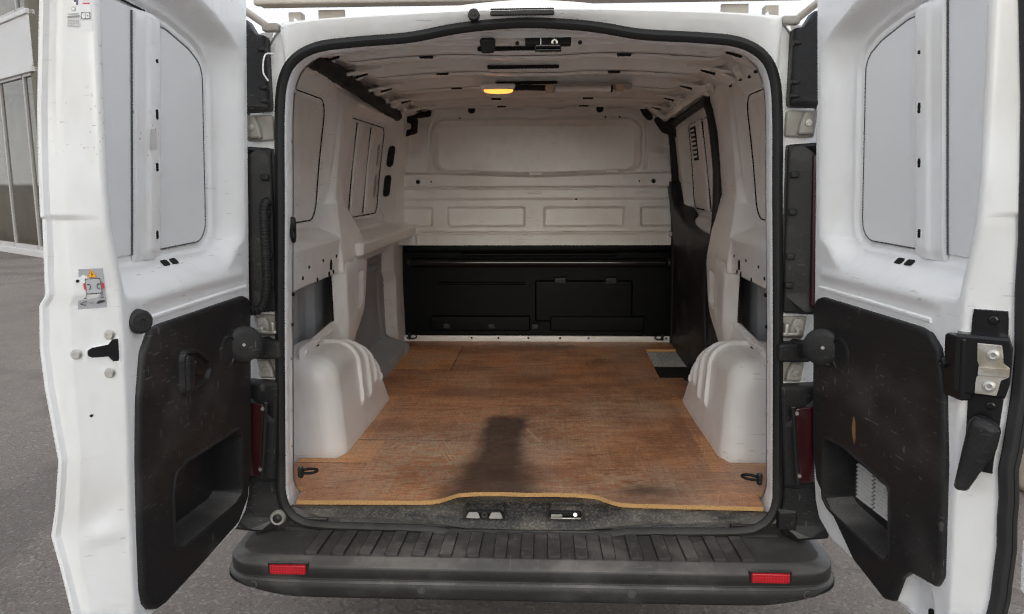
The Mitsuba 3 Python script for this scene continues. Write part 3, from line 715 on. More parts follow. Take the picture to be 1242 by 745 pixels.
for left in (True, False):
    sx = -1 if left else 1
    MM = (lambda m: mirror(m)) if left else (lambda m: m)
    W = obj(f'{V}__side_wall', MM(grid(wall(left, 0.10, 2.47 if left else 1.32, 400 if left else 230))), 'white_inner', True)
    # grey outer skin seen in the cavity below the belt
    y, z = np.meshgrid(np.linspace(0.17, 1.30, 110), np.linspace(0.55, 1.149, 30), indexing='ij')
    x = skin_x(z) - 0.010 - 0.020 * np.exp(-((y - 0.66) / 0.025) ** 4) - 0.030 * ss(0.80, 0.84, y) * ss(1.0, 0.96, y)
    obj(f'{W}__outer_skin', MM(grid(np.stack([x, y, z], -1))), 'grey_skin', True)
    obj(f'{W}__column', MM(lower_column()), 'white_inner', 40)
    c = rounded([(0.846, 0.90), (0.860, 0.90), (0.866, 1.148), (0.846, 1.148)], 0.003, 40)
    obj(f'{W}__column_edge', MM(mapped(pillow(c, 0, 0.004, 0.001), lambda v: np.c_[0.800 - v[:, 2], v[:, 0], v[:, 1]])), 'black')
    if left:   # bare side panel ahead of the column, with its ribs
        y, z = np.meshgrid(np.linspace(1.20, 2.14, 140), np.linspace(0.54, 1.20, 120), indexing='ij')
        h = 0.030 + 0.022 * sum(np.exp(-((z - zc) / 0.012) ** 4) for zc in (1.14, 1.095, 1.055)) * ss(2.06, 2.02, y) + 0.012 * ss(2.03, 2.06, y + 0.03 * np.sin(z * 9))
        h = h + 0.13 * ss(0.68, 0.60, z) ** 2
        obj(f'{W}__side_panel', MM(grid(np.stack([skin_x(z) - h, y, z], -1))), 'grey_skin', True)

    def on_wall(y, z, off=0.0):
        y, z = np.asarray(y, float), np.asarray(z, float)
        return np.stack([skin_x(z) - wall_h(y, z, left) - off, y, z], -1)

    def field(y0, y1, z0, z1, r, dep, nm, mt, slant=0.0, line=True):
        c = rounded([(y0, z0), (y1, z0), (y1 + slant, z1), (y0 + slant, z1)], r, 120)
        m = mapped(pillow(c, 0, 0.003, 0.0015), lambda v: np.c_[skin_x(v[:, 1]) - dep - v[:, 2], v[:, 0], v[:, 1]])
        k = obj(f'{W}__{nm}', MM(m), mt)
        if line:
            m = tube(np.c_[skin_x(c[:, 1]) - dep - 0.0045, c], 0.0026, 6, True)
            obj(f'{k}__seam', MM(m), 'black')
        return k

    field(0.16, 0.868, 1.362, 1.815, 0.075, 0.024, 'window_blank', 'white_inner', 0.0)
    if left:
        field(1.235, 2.00, 1.345, 1.785, 0.06, 0.022, 'window_blank', 'white_inner', 0.0)
        for yc in (1.44, 1.72):
            c = rounded([(yc - 0.045, 1.352), (yc + 0.045, 1.352), (yc + 0.045, 1.775), (yc - 0.045, 1.775)], 0.012, 60)
            m = mapped(pillow(c, 0, 0.016, 0.008), lambda v: np.c_[skin_x(v[:, 1]) - 0.025 - v[:, 2], v[:, 0], v[:, 1]])
            k = obj(f'{W}__window_strut', MM(m), 'white_inner')
            obj(f'{k}__seam', MM(tube(np.c_[skin_x(np.linspace(1.36, 1.77, 30)) - 0.027, np.full(30, yc - 0.048), np.linspace(1.36, 1.77, 30)], 0.004, 6)), 'black')
        for z0, z1 in ((1.588, 1.700), (1.428, 1.545)):
            for yc, mt, o in ((2.098, 'black', 0.002), (1.90, 'grey_skin', 0.0)):
                w_ = 0.026
                c = rounded([(yc - w_, z0), (yc + w_, z0), (yc + w_, z1), (yc - w_, z1)], 0.024, 60)
                pp = np.interp((z0 + z1) / 2, [1.25, 1.95], [2.06, 2.02])
                hh = (lambda yv: 0.013 + 0.078 * np.clip((yv - pp + 0.03) / 0.17, 0, 1)) if yc > 2.0 else (lambda yv: 0.026 + 0 * yv)
                m = mapped(pillow(c, 0, 0.004, 0.001), lambda v: np.c_[skin_x(v[:, 1]) - (wall_h(v[:, 0], v[:, 1], True) if yc > 2.0 else hh(v[:, 0])) - o - v[:, 2], v[:, 0], v[:, 1]])
                obj(f'{W}__oval_hole', MM(m), mt)
        m = mapped(pillow(rounded([(2.20, 1.06), (2.26, 1.06), (2.26, 1.13), (2.20, 1.13)], 0.008, 40), 0, 0.003, 0.001), lambda v: np.c_[skin_x(v[:, 1]) - 0.057 - v[:, 2], v[:, 0], v[:, 1]])
        obj(f'{W}__square_hole', MM(m), 'black')
        for z in (0.71, 0.74):
            obj(f'{W}__small_hole', MM(frame(lathe([(0, .002), (.007, .002), (.008, -.004)], 12), (skin_x(z) - 0.057, 2.22, z), (-1, 0, 0))), 'black')
    # holes in the belt panel above the cavity
    for yy, zz, ry, rz in ((0.725, 1.200, .012, .020), (0.70, 1.168, .007, .009), (0.55, 1.165, .006, .007), (0.76, 1.170, .006, .008), (0.62, 1.225, .005, .005), (0.45, 1.22, .005, .005), (0.38, 1.19, .006, .006), (0.80, 1.225, .005, .006)):
        p = on_wall(yy, zz)
        m = mapped(lathe([(0, .003), (1.0, .003), (1.05, -.004)], 18), lambda v: np.c_[p[0] - v[:, 2], p[1] + v[:, 0] * ry, p[2] + v[:, 1] * rz])
        obj(f'{W}__hole', MM(m), 'black')
    # dark hollow behind the column slot
    m = mapped(pillow(rounded([(1.108, 0.995), (1.146, 0.995), (1.146, 1.118), (1.108, 1.118)], 0.010, 40), 0, 0.002, 0.0008), lambda v: np.c_[0.7755 - v[:, 2], v[:, 0], v[:, 1]])
    obj(f'{W}__column_slot', MM(m), 'black')
    # small hole high up near the frame
    for yy, zz, ry, rz in ((0.34, 1.885, .030, .010), (0.47, 1.880, .012, .008), (0.56, 1.872, .018, .012), (0.66, 1.868, .010, .012), (0.78, 1.870, .022, .008), (0.92, 1.866, .012, .010)):
        if left:
            continue
        p = on_wall(yy, zz)
        obj(f'{W}__hole', mapped(lathe([(0, .004), (1.0, .004), (1.05, -.006)], 18), lambda v: np.c_[p[0] - v[:, 2] + 0.25 * v[:, 1] * rz, p[1] + v[:, 0] * ry, p[2] + v[:, 1] * rz]), 'black')
    for yy, zz in ((0.30, 1.86), (0.24, 1.78)):
        p = on_wall(yy, zz)
        obj(f'{W}__hole', MM(frame(lathe([(0, .003), (.006, .003), (.007, -.004)], 12), p, (-1, 0, 0))), 'black')

# ---------------------------------------------------------------- sliding door in the right wall, beyond its pillar
D = f'{V}__sliding_door'
y, z = np.meshgrid(np.linspace(1.20, 2.48, 200), np.linspace(0.50, 1.90, 200), indexing='ij')
fB = box_sd(y, z, 1.42, 2.22, 1.33, 1.82, 0.08)
h = 0.018 + 0.05 * ss(0.0, 0.05, fB) * ss(1.20, 1.22, z) * ss(1.97, 1.90, z) + 0.012 * ss(1.33, 1.28, z) * ss(1.2, 1.215, z)
obj(D, grid(np.stack([skin_x(z) - h, y, z], -1)), 'white_inner', True)
c = rounded([(1.46, 1.36), (2.20, 1.36), (2.12, 1.80), (1.46, 1.80)], 0.06, 120)
k = obj(f'{D}__window_blank', mapped(pillow(c, 0, 0.003, 0.0015), lambda v: np.c_[skin_x(v[:, 1]) - 0.022 - v[:, 2], v[:, 0], v[:, 1]]), 'white_inner')
obj(f'{D}__seam', tube(np.c_[skin_x(c[:, 1]) - 0.024, c], 0.0045, 6, True), 'black')
c = rounded([(1.74, 1.355), (1.84, 1.355), (1.84, 1.80), (1.74, 1.80)], 0.012, 60)
obj(f'{D}__window_strut', mapped(pillow(c, 0, 0.018, 0.008), lambda v: np.c_[skin_x(v[:, 1]) - 0.024 - v[:, 2], v[:, 0], v[:, 1]]), 'white_inner')
obj(f'{D}__seam', tube(np.c_[skin_x(np.linspace(1.37, 1.79, 30)) - 0.027, np.full(30, 1.735), np.linspace(1.37, 1.79, 30)], 0.005, 6), 'black')
for i in range(4):
    for j in range(7):
        yy, zz = 1.95 + i * 0.028, 1.63 + j * 0.022
        obj(f'{D}__vent_slot', rbox((skin_x(zz) - 0.034, yy, zz), (0.006, 0.017, 0.012), 0.002), 'tube_glass')
obj(f'{D}__vent_plate', mapped(rbox((0, 1.992, 1.696), (0.006, 0.13, 0.17), 0.003), lambda v: np.c_[skin_x(v[:, 2]) - 0.029 + v[:, 0], v[:, 1:]]), 'black')
c = rounded([(1.24, 0.47), (2.46, 0.47), (2.46, 1.52), (2.33, 1.50), (2.27, 1.38), (2.05, 1.305), (1.70, 1.265), (1.30, 1.245), (1.24, 1.22)], 0.02, 150)
obj(f'{D}__lower_trim', mapped(pillow(c, 0, 0.105, 0.018), lambda v: np.c_[0.890 - v[:, 2] - 0.012 * ss(1.0, 1.25, v[:, 1]) - 0.03 * ss(1.22, 1.5, v[:, 1]), v[:, 0], v[:, 1]]), 'black_plastic')
lp = smooth_path([(0.800, 1.37, 0.50), (0.793, 1.40, 0.75), (0.790, 1.43, 0.95), (0.785, 1.40, 1.10), (0.780, 1.30, 1.22), (0.778, 1.235, 1.35), (0.772, 1.225, 1.55), (0.752, 1.275, 1.76), (0.738, 1.32, 1.832),
                  (0.738, 1.42, 1.845), (0.742, 1.8, 1.835), (0.745, 2.28, 1.815), (0.752, 2.36, 1.78), (0.775, 2.385, 1.6), (0.79, 2.40, 1.3), (0.80, 2.40, 0.9), (0.805, 2.40, 0.50)], 220)
obj(f'{D}__door_seal', tube(lp, np.interp(np.arange(220), [0, 60, 110, 150, 219], [0.022, 0.020, 0.018, 0.024, 0.030]), 10), 'rubber')
obj(f'{D}__seal_corner', rbox((0.735, 1.325, 1.862), (0.03, 0.06, 0.05), 0.006), 'black_plastic')
# white rail over the door and the black track bracket at its front end
obj(f'{V}__door_rail', hull([((0.705, 1.26, 1.885), .018), ((0.700, 2.30, 1.845), .016), ((0.73, 1.26, 1.90), .018), ((0.73, 2.30, 1.87), .016)]), 'white_inner')
obj(f'{V}__door_rail__track_bracket', cat([hull([((0.66, 2.31, 1.84), .018), ((0.76, 2.30, 1.835), .018), ((0.70, 2.32, 1.79), .02), ((0.78, 2.30, 1.76), .02)]), hull([((0.58, 2.36, 1.91), .014), ((0.62, 2.34, 1.86), .02), ((0.60, 2.36, 1.88), .018)])]), 'black_plastic')
obj(f'{V}__door_rail__strut', hull([((0.60, 2.28, 1.925), .016), ((0.68, 2.25, 1.855), .016)]), 'white_inner')
# step well of the sliding door
obj(f'{V}__step_well', cat([rbox((0.715, 2.035, 0.530), (0.205, 0.365, 0.03), 0.004)]), 'grey_blank')
obj(f'{V}__step_well__rubber_tread', rbox((0.66, 1.71, 0.533), (0.30, 0.285, 0.03), 0.006), 'rubber')

# ---------------------------------------------------------------- bulkhead
xs, zs = np.meshgrid(np.linspace(-0.85, 0.85, 360), np.linspace(1.140, 1.985, 190), indexing='ij')
q = np.zeros_like(xs)                                                           # pressed towards the load bay
vb = 1.548 + 0.018 * np.clip(np.abs(xs + 0.015) / 0.56, 0, 1)                    # the window's lower edge runs to a shallow V
win = box_sd(xs, zs - (vb - 1.565) * ss(1.75, 1.56, zs), -0.592, 0.560, 1.565, 1.835, 0.065)
q += 0.046 * ss(-0.010, 0.006, win) * ss(1.50, 1.52, zs)
q += (0.010 * (ss(0.0, 0.008, win) - ss(0.014, 0.022, win)) - 0.010 * np.exp(-((win - 0.034) / 0.005) ** 2)) * ss(1.52, 1.56, zs)
q += -0.016 * np.exp(-((np.abs(xs + 0.014) - 0.630) / 0.006) ** 2) * ss(1.56, 1.58, zs)
q += -0.026 * np.exp(-((win - 0.006) / 0.0065) ** 2) * ss(1.53, 1.55, zs)
band = ss(1.468, 1.480, zs) * ss(vb - 0.004, vb - 0.016, zs)
q = np.maximum(q * (1 - band), 0.064 * band)
q += -0.030 * np.exp(-((zs - 1.457) / 0.009) ** 4)
q = np.where(zs < 1.468, np.maximum(q, 0.026 * ss(1.470, 1.462, zs)), q)
q += 0.012 * ss(1.415, 1.40, zs) * ss(1.20, 1.22, zs)
for x0, x1 in ((-0.80, -0.625), (-0.530, -0.082), (0.034, 0.494), (0.595, 0.80)):
    pn = box_sd(xs, zs, x0, x1, 1.250, 1.358, 0.012)
    q -= 0.026 * ss(0.005, -0.006, pn)
q += 0.024 * ss(1.222, 1.212, zs)
hd = ss(1.93, 1.945, zs)
q += 0.02 * hd
for xc in (-0.48, -0.13, 0.10, 0.44):
    q -= 0.034 * ss(0.055, 0.045, np.abs(xs - xc)) * ss(1.915, 1.925, zs) * ss(1.955, 1.945, zs)
edge = ss(0.775, 0.80, np.abs(xs + 0.01))
q = q * (1 - edge) - 0.02 * edge
q += -0.02 * np.exp(-((np.abs(xs + 0.012) - 0.72) / 0.05) ** 2) * np.exp(-((zs - 1.70) / 0.03) ** 2)
BK = obj(f'{V}__bulkhead', grid(np.stack([xs, 2.45 - q, zs], -1)), 'white_inner', True)


def bulk_dot(x, z, r, nm, mt, dy=0.0):
    i, j = int(round((x + 0.85) / 1.7 * 359)), int(round((z - 1.14) / 0.845 * 189))
    obj(f'{BK}__{nm}', frame(lathe([(0, .004), (r * 0.9, .004), (r, .002), (r, -.006)], 20), (x, 2.45 - q[i, j] - dy, z), (0, -1, 0)), mt)


for x in (-0.381, 0.348):
    bulk_dot(x, 1.912, 0.0215, 'rubber_plug', 'black')
for x in (-0.696, 0.657):
    bulk_dot(x, 1.507, 0.0125, 'hole', 'black')
for x in (-0.619, 0.577, -0.45, 0.38, 0.46):
    bulk_dot(x, 1.507 if abs(x) > 0.5 else 1.866, 0.0055, 'hole', 'black')
bulk_dot(0.22, 1.405, 0.006, 'hole', 'black')
for x in (-0.63, -0.02, 0.60):
    obj(f'{BK}__tab', rbox((x, 2.410, 1.443), (0.085, 0.02, 0.014), 0.004), 'white_inner')
for x in (-0.44, -0.015, 0.42):
    obj(f'{BK}__tab', rbox((x, 2.400, 1.549 + 0.018 * abs(x) / 0.56), (0.075, 0.02, 0.018), 0.004), 'white_inner')
for sx in (-1, 1):
    for z in (1.605, 1.205):
        k = obj(f'{BK}__lashing_stud', frame(lathe([(0, .05), (.016, .05), (.020, .044), (.020, .038), (.008, .034), (.008, 0)], 18), (sx * 0.795 - 0.01, 2.44, z), (-sx * 0.35, -1, 0)), 'black_plastic')
        if sx > 0:
            obj(f'{k}__cap', frame(lathe([(0, .054), (.012, .054), (.014, .050)], 18), (sx * 0.795 - 0.01, 2.44, z), (-sx * 0.35, -1, 0)), 'clear_plastic')
obj(f'{V}__corner_bracket', cat([rbox((-0.775, 2.36, 1.175), (0.13, 0.05, 0.062), 0.006), rbox((-0.73, 2.345, 1.175), (0.02, 0.03, 0.04), 0.004)]), 'grey_blank')
# black lower half with its rails and boxes
obj(f'{V}__lower_bulkhead', cat([rbox((0, 2.50, 0.85), (1.72, 0.03, 0.62), 0.004), rbox((0, 2.475, 1.118), (1.60, 0.05, 0.05), 0.012)]), 'bulk_black')
LB = f'{V}__lower_bulkhead'
obj(f'{LB}__cross_tube', tube([(-0.76, 2.43, 1.035), (0.74, 2.43, 1.035)], 0.026, 18), 'tube_black')
obj(f'{LB}__upper_bar', rbox((0.0, 2.455, 1.080), (0.92, 0.02, 0.020), 0.006), 'bulk_black')
obj(f'{LB}__lower_bar', rbox((-0.34, 2.475, 0.905), (0.52, 0.02, 0.014), 0.005), 'bulk_black')
obj(f'{LB}__hatch', rbox((0.27, 2.4745, 0.80), (0.58, 0.03, 0.25), 0.012), 'bulk_black')
for x in (0.13, 0.43):
    obj(f'{LB}__hatch_hinge', rbox((x, 2.462, 0.925), (0.07, 0.03, 0.04), 0.006), 'black_plastic')
obj(f'{LB}__foot_rail', rbox((-0.35, 2.465, 0.665), (0.60, 0.04, 0.09), 0.008), 'bulk_black')
obj(f'{LB}__foot_rail', rbox((0.35, 2.465, 0.665), (0.56, 0.04, 0.09), 0.008), 'bulk_black')
for x in (-0.55, -0.28, -0.02):
    obj(f'{LB}__clip', rbox((x, 2.44, 0.652), (0.04, 0.02, 0.03), 0.004), 'rubber')
for sx in (-1, 1):
    obj(f'{LB}__tube_end', frame(lathe([(0, .01), (.022, .01), (.03, 0), (.03, -.02)], 16), (sx * 0.755, 2.43, 1.035), (-sx, -0.5, 0)), 'black_plastic')
obj(f'{V}__floor_lip', mapped(rbox((-0.01, 2.447, 0.575), (1.63, 0.022, 0.036), 0.005), lambda v: v), 'white_inner')
for x in (-0.79, -0.40, -0.24, -0.06, 0.13, 0.30, 0.76):
    obj(f'{V}__floor_lip__stud', frame(lathe([(0, .006), (.006, .006), (.007, 0), (.007, -.004)], 12), (x, 2.437, 0.580), (0, -1, 0.3)), 'black')

# ---------------------------------------------------------------- roof lining sheet and bows
xs, yr = np.meshgrid(np.linspace(-0.83, 0.83, 120), np.linspace(0.10, 2.50, 240), indexing='ij')
zr = 1.972 - 0.055 * (np.abs(xs) / 0.8) ** 3 + 0.006 * np.cos(yr * 42) * ss(0.62, 0.55, np.abs(xs)) + 0.012 * ss(0.1, 2.4, yr)
obj(f'{V}__roof_sheet', grid(np.stack([xs, yr, zr], -1)), 'white_inner', True)
for n_, (ya, yb, dz) in enumerate(((0.085, 0.20, 0.080), (0.36, 0.52, 0.068), (0.76, 0.92, 0.068), (1.22, 1.38, 0.068), (1.70, 1.86, 0.066), (2.16, 2.32, 0.060))):
    xs = np.linspace(-0.72, 0.72, 90)
    P = []
    base = 1.978 - 0.055 * (np.abs(xs) / 0.8) ** 3
    bulge = 1 + 0.12 * np.exp(-(xs / 0.17) ** 4)
    tp = 0.25 + 0.75 * ss(0.72, 0.56, np.abs(xs)) if n_ else 1
    for t, d in ((0, 0), (0.0, 0.30), (-0.10, 0.34), (-0.10, 0.46), (0.02, 0.52), (0.10, 0.97), (0.22, 1.0), (0.38, 1.0), (0.46, 0.62), (0.56, 0.62), (0.62, 1.0), (0.80, 1.0), (0.92, 0.97), (0.98, 0.5), (1.0, 0)):
        wob = 0.018 * (np.exp(-((xs - 0.33) / 0.10) ** 4) + np.exp(-((xs + 0.33) / 0.10) ** 4)) if 0 < n_ else 0
        P.append(np.c_[xs, np.full(90, ya + (yb - ya) * t) + (0.03 * (t - 0.5) * np.exp(-(xs / 0.2) ** 4)) + wob * (t - 0.5) * 2, base - dz * d * (bulge if n_ else 1) * tp])
    k = obj(f'{V}__roof_bow', grid(np.array(P)), 'white_inner', 30)
    if n_:
        zc = 1.978 - dz
        for x, w in ((-0.11, 0.11), (0.02, 0.15), (-0.34, 0.045), (0.30, 0.045), (0.47, 0.04)) if n_ < 4 else ((-0.2, 0.05), (0.25, 0.05)):
            yy = ya - 0.012 if abs(x) < 0.2 else (ya + yb) / 2
            obj(f'{k}__slot', rbox((x, yy + (0.012 if abs(x) < .2 else 0), zc - 0.002 + (0.008 if abs(x) < 0.2 else 0.0)), (w, 0.02, 0.012), 0.003), 'black')
        for sx in (-1, 1):
            m = cat([hull([((0.66, ya + 0.03, 1.905), .009), ((0.735, ya + 0.05, 1.868), .008), ((0.66, yb - 0.03, 1.905), .009), ((0.735, yb - 0.03, 1.868), .008)]),
                     hull([((0.56, ya - 0.01, 1.912), .007), ((0.69, ya - 0.10, 1.878), .006)]), hull([((0.70, ya - 0.13, 1.885), .012), ((0.73, ya - 0.05, 1.872), .012)])])
            obj(f'{k}__end_bracket', m if sx > 0 else mirror(m), 'white_inner')
            m = hull([((0.61, ya + 0.012, 1.899), .004), ((0.655, ya + 0.016, 1.887), .005)])
            obj(f'{k}__end_hole', m if sx > 0 else mirror(m), 'black')
# black cable trunk along the left roof edge, ending in a bracket
tp = smooth_path([(-0.665, 0.14, 1.872), (-0.672, 0.30, 1.885), (-0.690, 0.70, 1.882), (-0.712, 1.15, 1.876), (-0.74, 1.70, 1.868), (-0.765, 2.20, 1.862)], 160)
wob = 1 + 0.10 * np.sin(np.arange(160) * 0.55) * (np.sin(np.arange(160) * 0.17) > 0)
obj(f'{V}__cable_trunk', tube(tp, 0.030 * wob, 10), 'black')
obj(f'{V}__cable_trunk__end_bracket', cat([hull([((-0.750, 2.24, 1.865), .03), ((-0.700, 2.30, 1.85), .022)]), hull([((-0.695, 2.30, 1.85), .022), ((-0.695, 2.30, 1.795), .018)]), hull([((-0.695, 2.30, 1.790), .018), ((-0.77, 2.28, 1.768), .018)]),
                                           hull([((-0.765, 2.28, 1.872), .024), ((-0.62, 2.34, 1.885), .016)]), hull([((-0.62, 2.34, 1.885), .015), ((-0.605, 2.34, 1.925), .010)])]), 'black')
# lit dome lamp, and the long fluorescent lamp beside it
LAMP = f'{V}__dome_lamp'
lens = mapped(lathe([(1.0, 0.0), (0.97, -0.008), (0.75, -0.013), (0.35, -0.016), (0.0, -0.017)], 40), lambda v: np.c_[-0.152 + v[:, 0] * 0.062, 1.20 + v[:, 1] * 0.026, 1.886 + v[:, 2]])
key = numbered(f'{LAMP}__lens')
scene[key] = mikit.ply(lens, 'lamp_body', smooth=True, emitter={'type': 'area', 'radiance': {'type': 'rgb', 'value': [0.60, 0.20, 0.03]}})
obj(f'{LAMP}__housing', rbox((-0.152, 1.20, 1.897), (0.145, 0.07, 0.022), 0.008), 'white_inner')
TL = f'{V}__strip_lamp'
obj(f'{TL}__housing', rbox((0.225, 1.215, 1.897), (0.36, 0.05, 0.022), 0.006), 'frame_grey')
obj(f'{TL}__tube', tube([(0.085, 1.185, 1.884), (0.315, 1.185, 1.884)], 0.011, 12), 'tube_glass')
for x in (0.062, 0.352):
    obj(f'{TL}__end_cap', rbox((x, 1.19, 1.888), (0.038, 0.05, 0.034), 0.008), 'lamp_body')
obj(f'{TL}__tube_socket', rbox((0.320, 1.185, 1.885), (0.006, 0.03, 0.03), 0.002), 'black')
obj(f'{V}__roof_wiring', tube(smooth_path([(-0.09, 1.18, 1.893), (-0.02, 1.185, 1.893), (0.05, 1.188, 1.890)], 30), 0.012, 8), 'black')

# ---------------------------------------------------------------- lashing rings
def lashing_ring(c, ax, droop, size=0.026):
    """A D ring: hinge knuckle at c, the loop hanging along droop."""
    c, droop = np.asarray(c, float), np.asarray(droop, float)
    ax = np.asarray(ax, float)
    th_ = np.linspace(0, 2 * math.pi, 36, endpoint=False)
    lo = c + droop * (size * 1.05) + np.cos(th_)[:, None] * ax * size * 0.62 + np.sin(th_)[:, None] * droop * size
    k = obj(f'{V}__lashing_ring', tube(lo, 0.0042, 8, True), 'black')
    obj(f'{k}__knuckle', hull([(c + np.array([0, 0, .010]), .009), (c - np.array([0, 0, .012]), .009)]), 'black_plastic')


lashing_ring((-0.676, 0.045, 1.39), (0, 1, 0.0), (0, 0, -1), 0.026)
lashing_ring((-0.690, 0.05, 0.640), (0, 0.7, 0.2), (0.97, 0.1, 0.03), 0.025)
lashing_ring((0.683, 0.05, 0.636), (0, 0.7, 0.2), (-0.97, 0.1, 0.10), 0.025)
lashing_ring((-0.775, 2.425, 0.590), (0, 0.4, 0.9), (0.95, -0.1, 0.0), 0.022)
lashing_ring((0.735, 2.425, 0.590), (0, 0.4, 0.9), (-0.95, -0.1, 0.0), 0.022)

# ---------------------------------------------------------------- outer body shell, closed ahead of the load bay
def shell_row(y):
    f = ss(3.1, 4.7, y)
    zt, w = 1.99 - 0.95 * f ** 1.3, 1.0 - 0.10 * f
    pts = [(0.86, 0.52), (0.92, 0.66), (0.945, 0.9), (0.925, 1.25), (0.86, 1.6), (0.79, 1.82), (0.70, 1.925), (0.45, 1.975 - 0.035 * ss(0.6, 0.0, y)), (0.0, 1.99 - 0.045 * ss(0.6, 0.0, y))]
    pts = [(x * w * (0.965 + 0.035 * ss(-0.02, 0.3, y)), 0.40 + (z - 0.40) * (zt - 0.40) / 1.59) for x, z in pts]
    a = pts + [(-x, z) for x, z in pts[-2::-1]]
    return np.array([[x, y, z] for x, z in a])


P = np.array([shell_row(y) for y in (0.02, 0.1, 0.3, 1.0, 2.0, 3.0, 3.3, 3.7, 4.2, 4.6, 4.8)])
fr = P[-1]
obj(f'{V}__body_shell', cat([grid(P), tm(fr, tri2(np.c_[-fr[:, 0], fr[:, 2]]) if Polygon(np.c_[-fr[:, 0], fr[:, 2]]).exterior.is_ccw else tri2(np.c_[fr[:, 0], fr[:, 2]]))]), 'white_paint', True)
obj(f'{V}__underbody', rbox((0, 2.40, 0.42), (1.72, 4.6, 0.13), 0.02), 'black')

# ---------------------------------------------------------------- rear doors
class Door:
    def __init__(self, side):
        a = math.radians(2 if side < 0 else 7)
        self.s = side
        self.o = np.array([side * 0.775, -0.03, 0])
        self.dir = np.array([side * math.sin(a), -math.cos(a), 0])
        self.inn = np.array([-side * math.cos(a), -math.sin(a), 0])
        self.key = numbered(f'{V}__rear_door')

    def __call__(self, u, z, d):
        """Along the door from the hinge, height, depth towards the load side (the door leans with the van's rear)."""
        u, z, d = (np.asarray(t, float)[..., None] for t in (u, z, d))
        dd = d + 0.045 * (z - 1.2)
        return self.o + u * self.dir + dd * self.inn + z * np.array([0, 0, 1.0])

    def m(self, mesh):
        v = np.asarray(mesh.vertices)
        return tm(self(v[:, 0], v[:, 1], v[:, 2]), mesh.faces)

    def vec(self, u, z, d):
        return u * self.dir + np.array([0, 0, z]) + d * self.inn

    def add(self, nm, mesh, mt, smooth=35, **kw):
        return obj(f'{self.key}__{nm}', mesh, mt, smooth, **kw)


HZ = [0.50, 0.54, 0.63, 0.73, 0.80, 0.86, 0.96, 1.11, 1.19, 1.272, 1.290, 1.30, 1.54, 1.64, 1.83, 2.0]
HD = [-0.085, -0.088, -0.087, -0.106, -0.122, -0.110, -0.098, -0.118, -0.1235, -0.120, -0.1075, -0.1065, -0.102, -0.098, -0.083, -0.065]


CZ = [0.5, 0.63, 0.72, 0.81, 0.95, 1.08, 1.19, 1.30, 1.42, 1.54, 1.70, 2.0]
CD = [0.026, 0.028, 0.030, 0.042, 0.034, 0.046, 0.054, 0.046, 0.034, 0.027, 0.020, 0.018]


def crease(z, right=False):
    return np.interp(z, CZ, CD) if not right else 0.014 + 0 * np.asarray(z, float)


def hem_d(z, right):
    if right:
        return np.interp(z, HZ[:9] + [1.30] + HZ[12:], HD[:9] + [-0.112] + HD[12:]) + 0.012 + np.interp(z, [0.5, 0.7, 0.8, 0.9, 1.0, 1.2, 1.4, 2.0], [0.026, 0.027, 0.042, 0.026, 0.022, 0.028, 0.017, 0.017])
    return np.interp(z, HZ, HD)


def corner_u(z):
    return np.interp(z, [0.5, 1.22, 1.30, 1.36, 1.42, 1.50, 2.0], [0.640, 0.640, 0.647, 0.662, 0.678, 0.685, 0.685])


def shut(D_, t, z, off=0.0, right=False):
    """A point on the shut face: t from 0 at the inner corner to 1 at the flange."""
    z = np.asarray(z, float); t = np.asarray(t, float)
    u0, d0 = corner_u(z) + 0.012, -0.006 + 0 * z
    u1, d1 = np.full(np.shape(z), 0.694) + 0.006, hem_d(z, right) + crease(z, right)
    u1 = np.maximum(u1, u0 + 0.006)
    nu, nd = -(d1 - d0), (u1 - u0)
    ln = np.hypot(nu, nd)
    return D_(u0 + (u1 - u0) * t + off * nu / ln, z, d0 + (d1 - d0) * t + off * nd / ln)


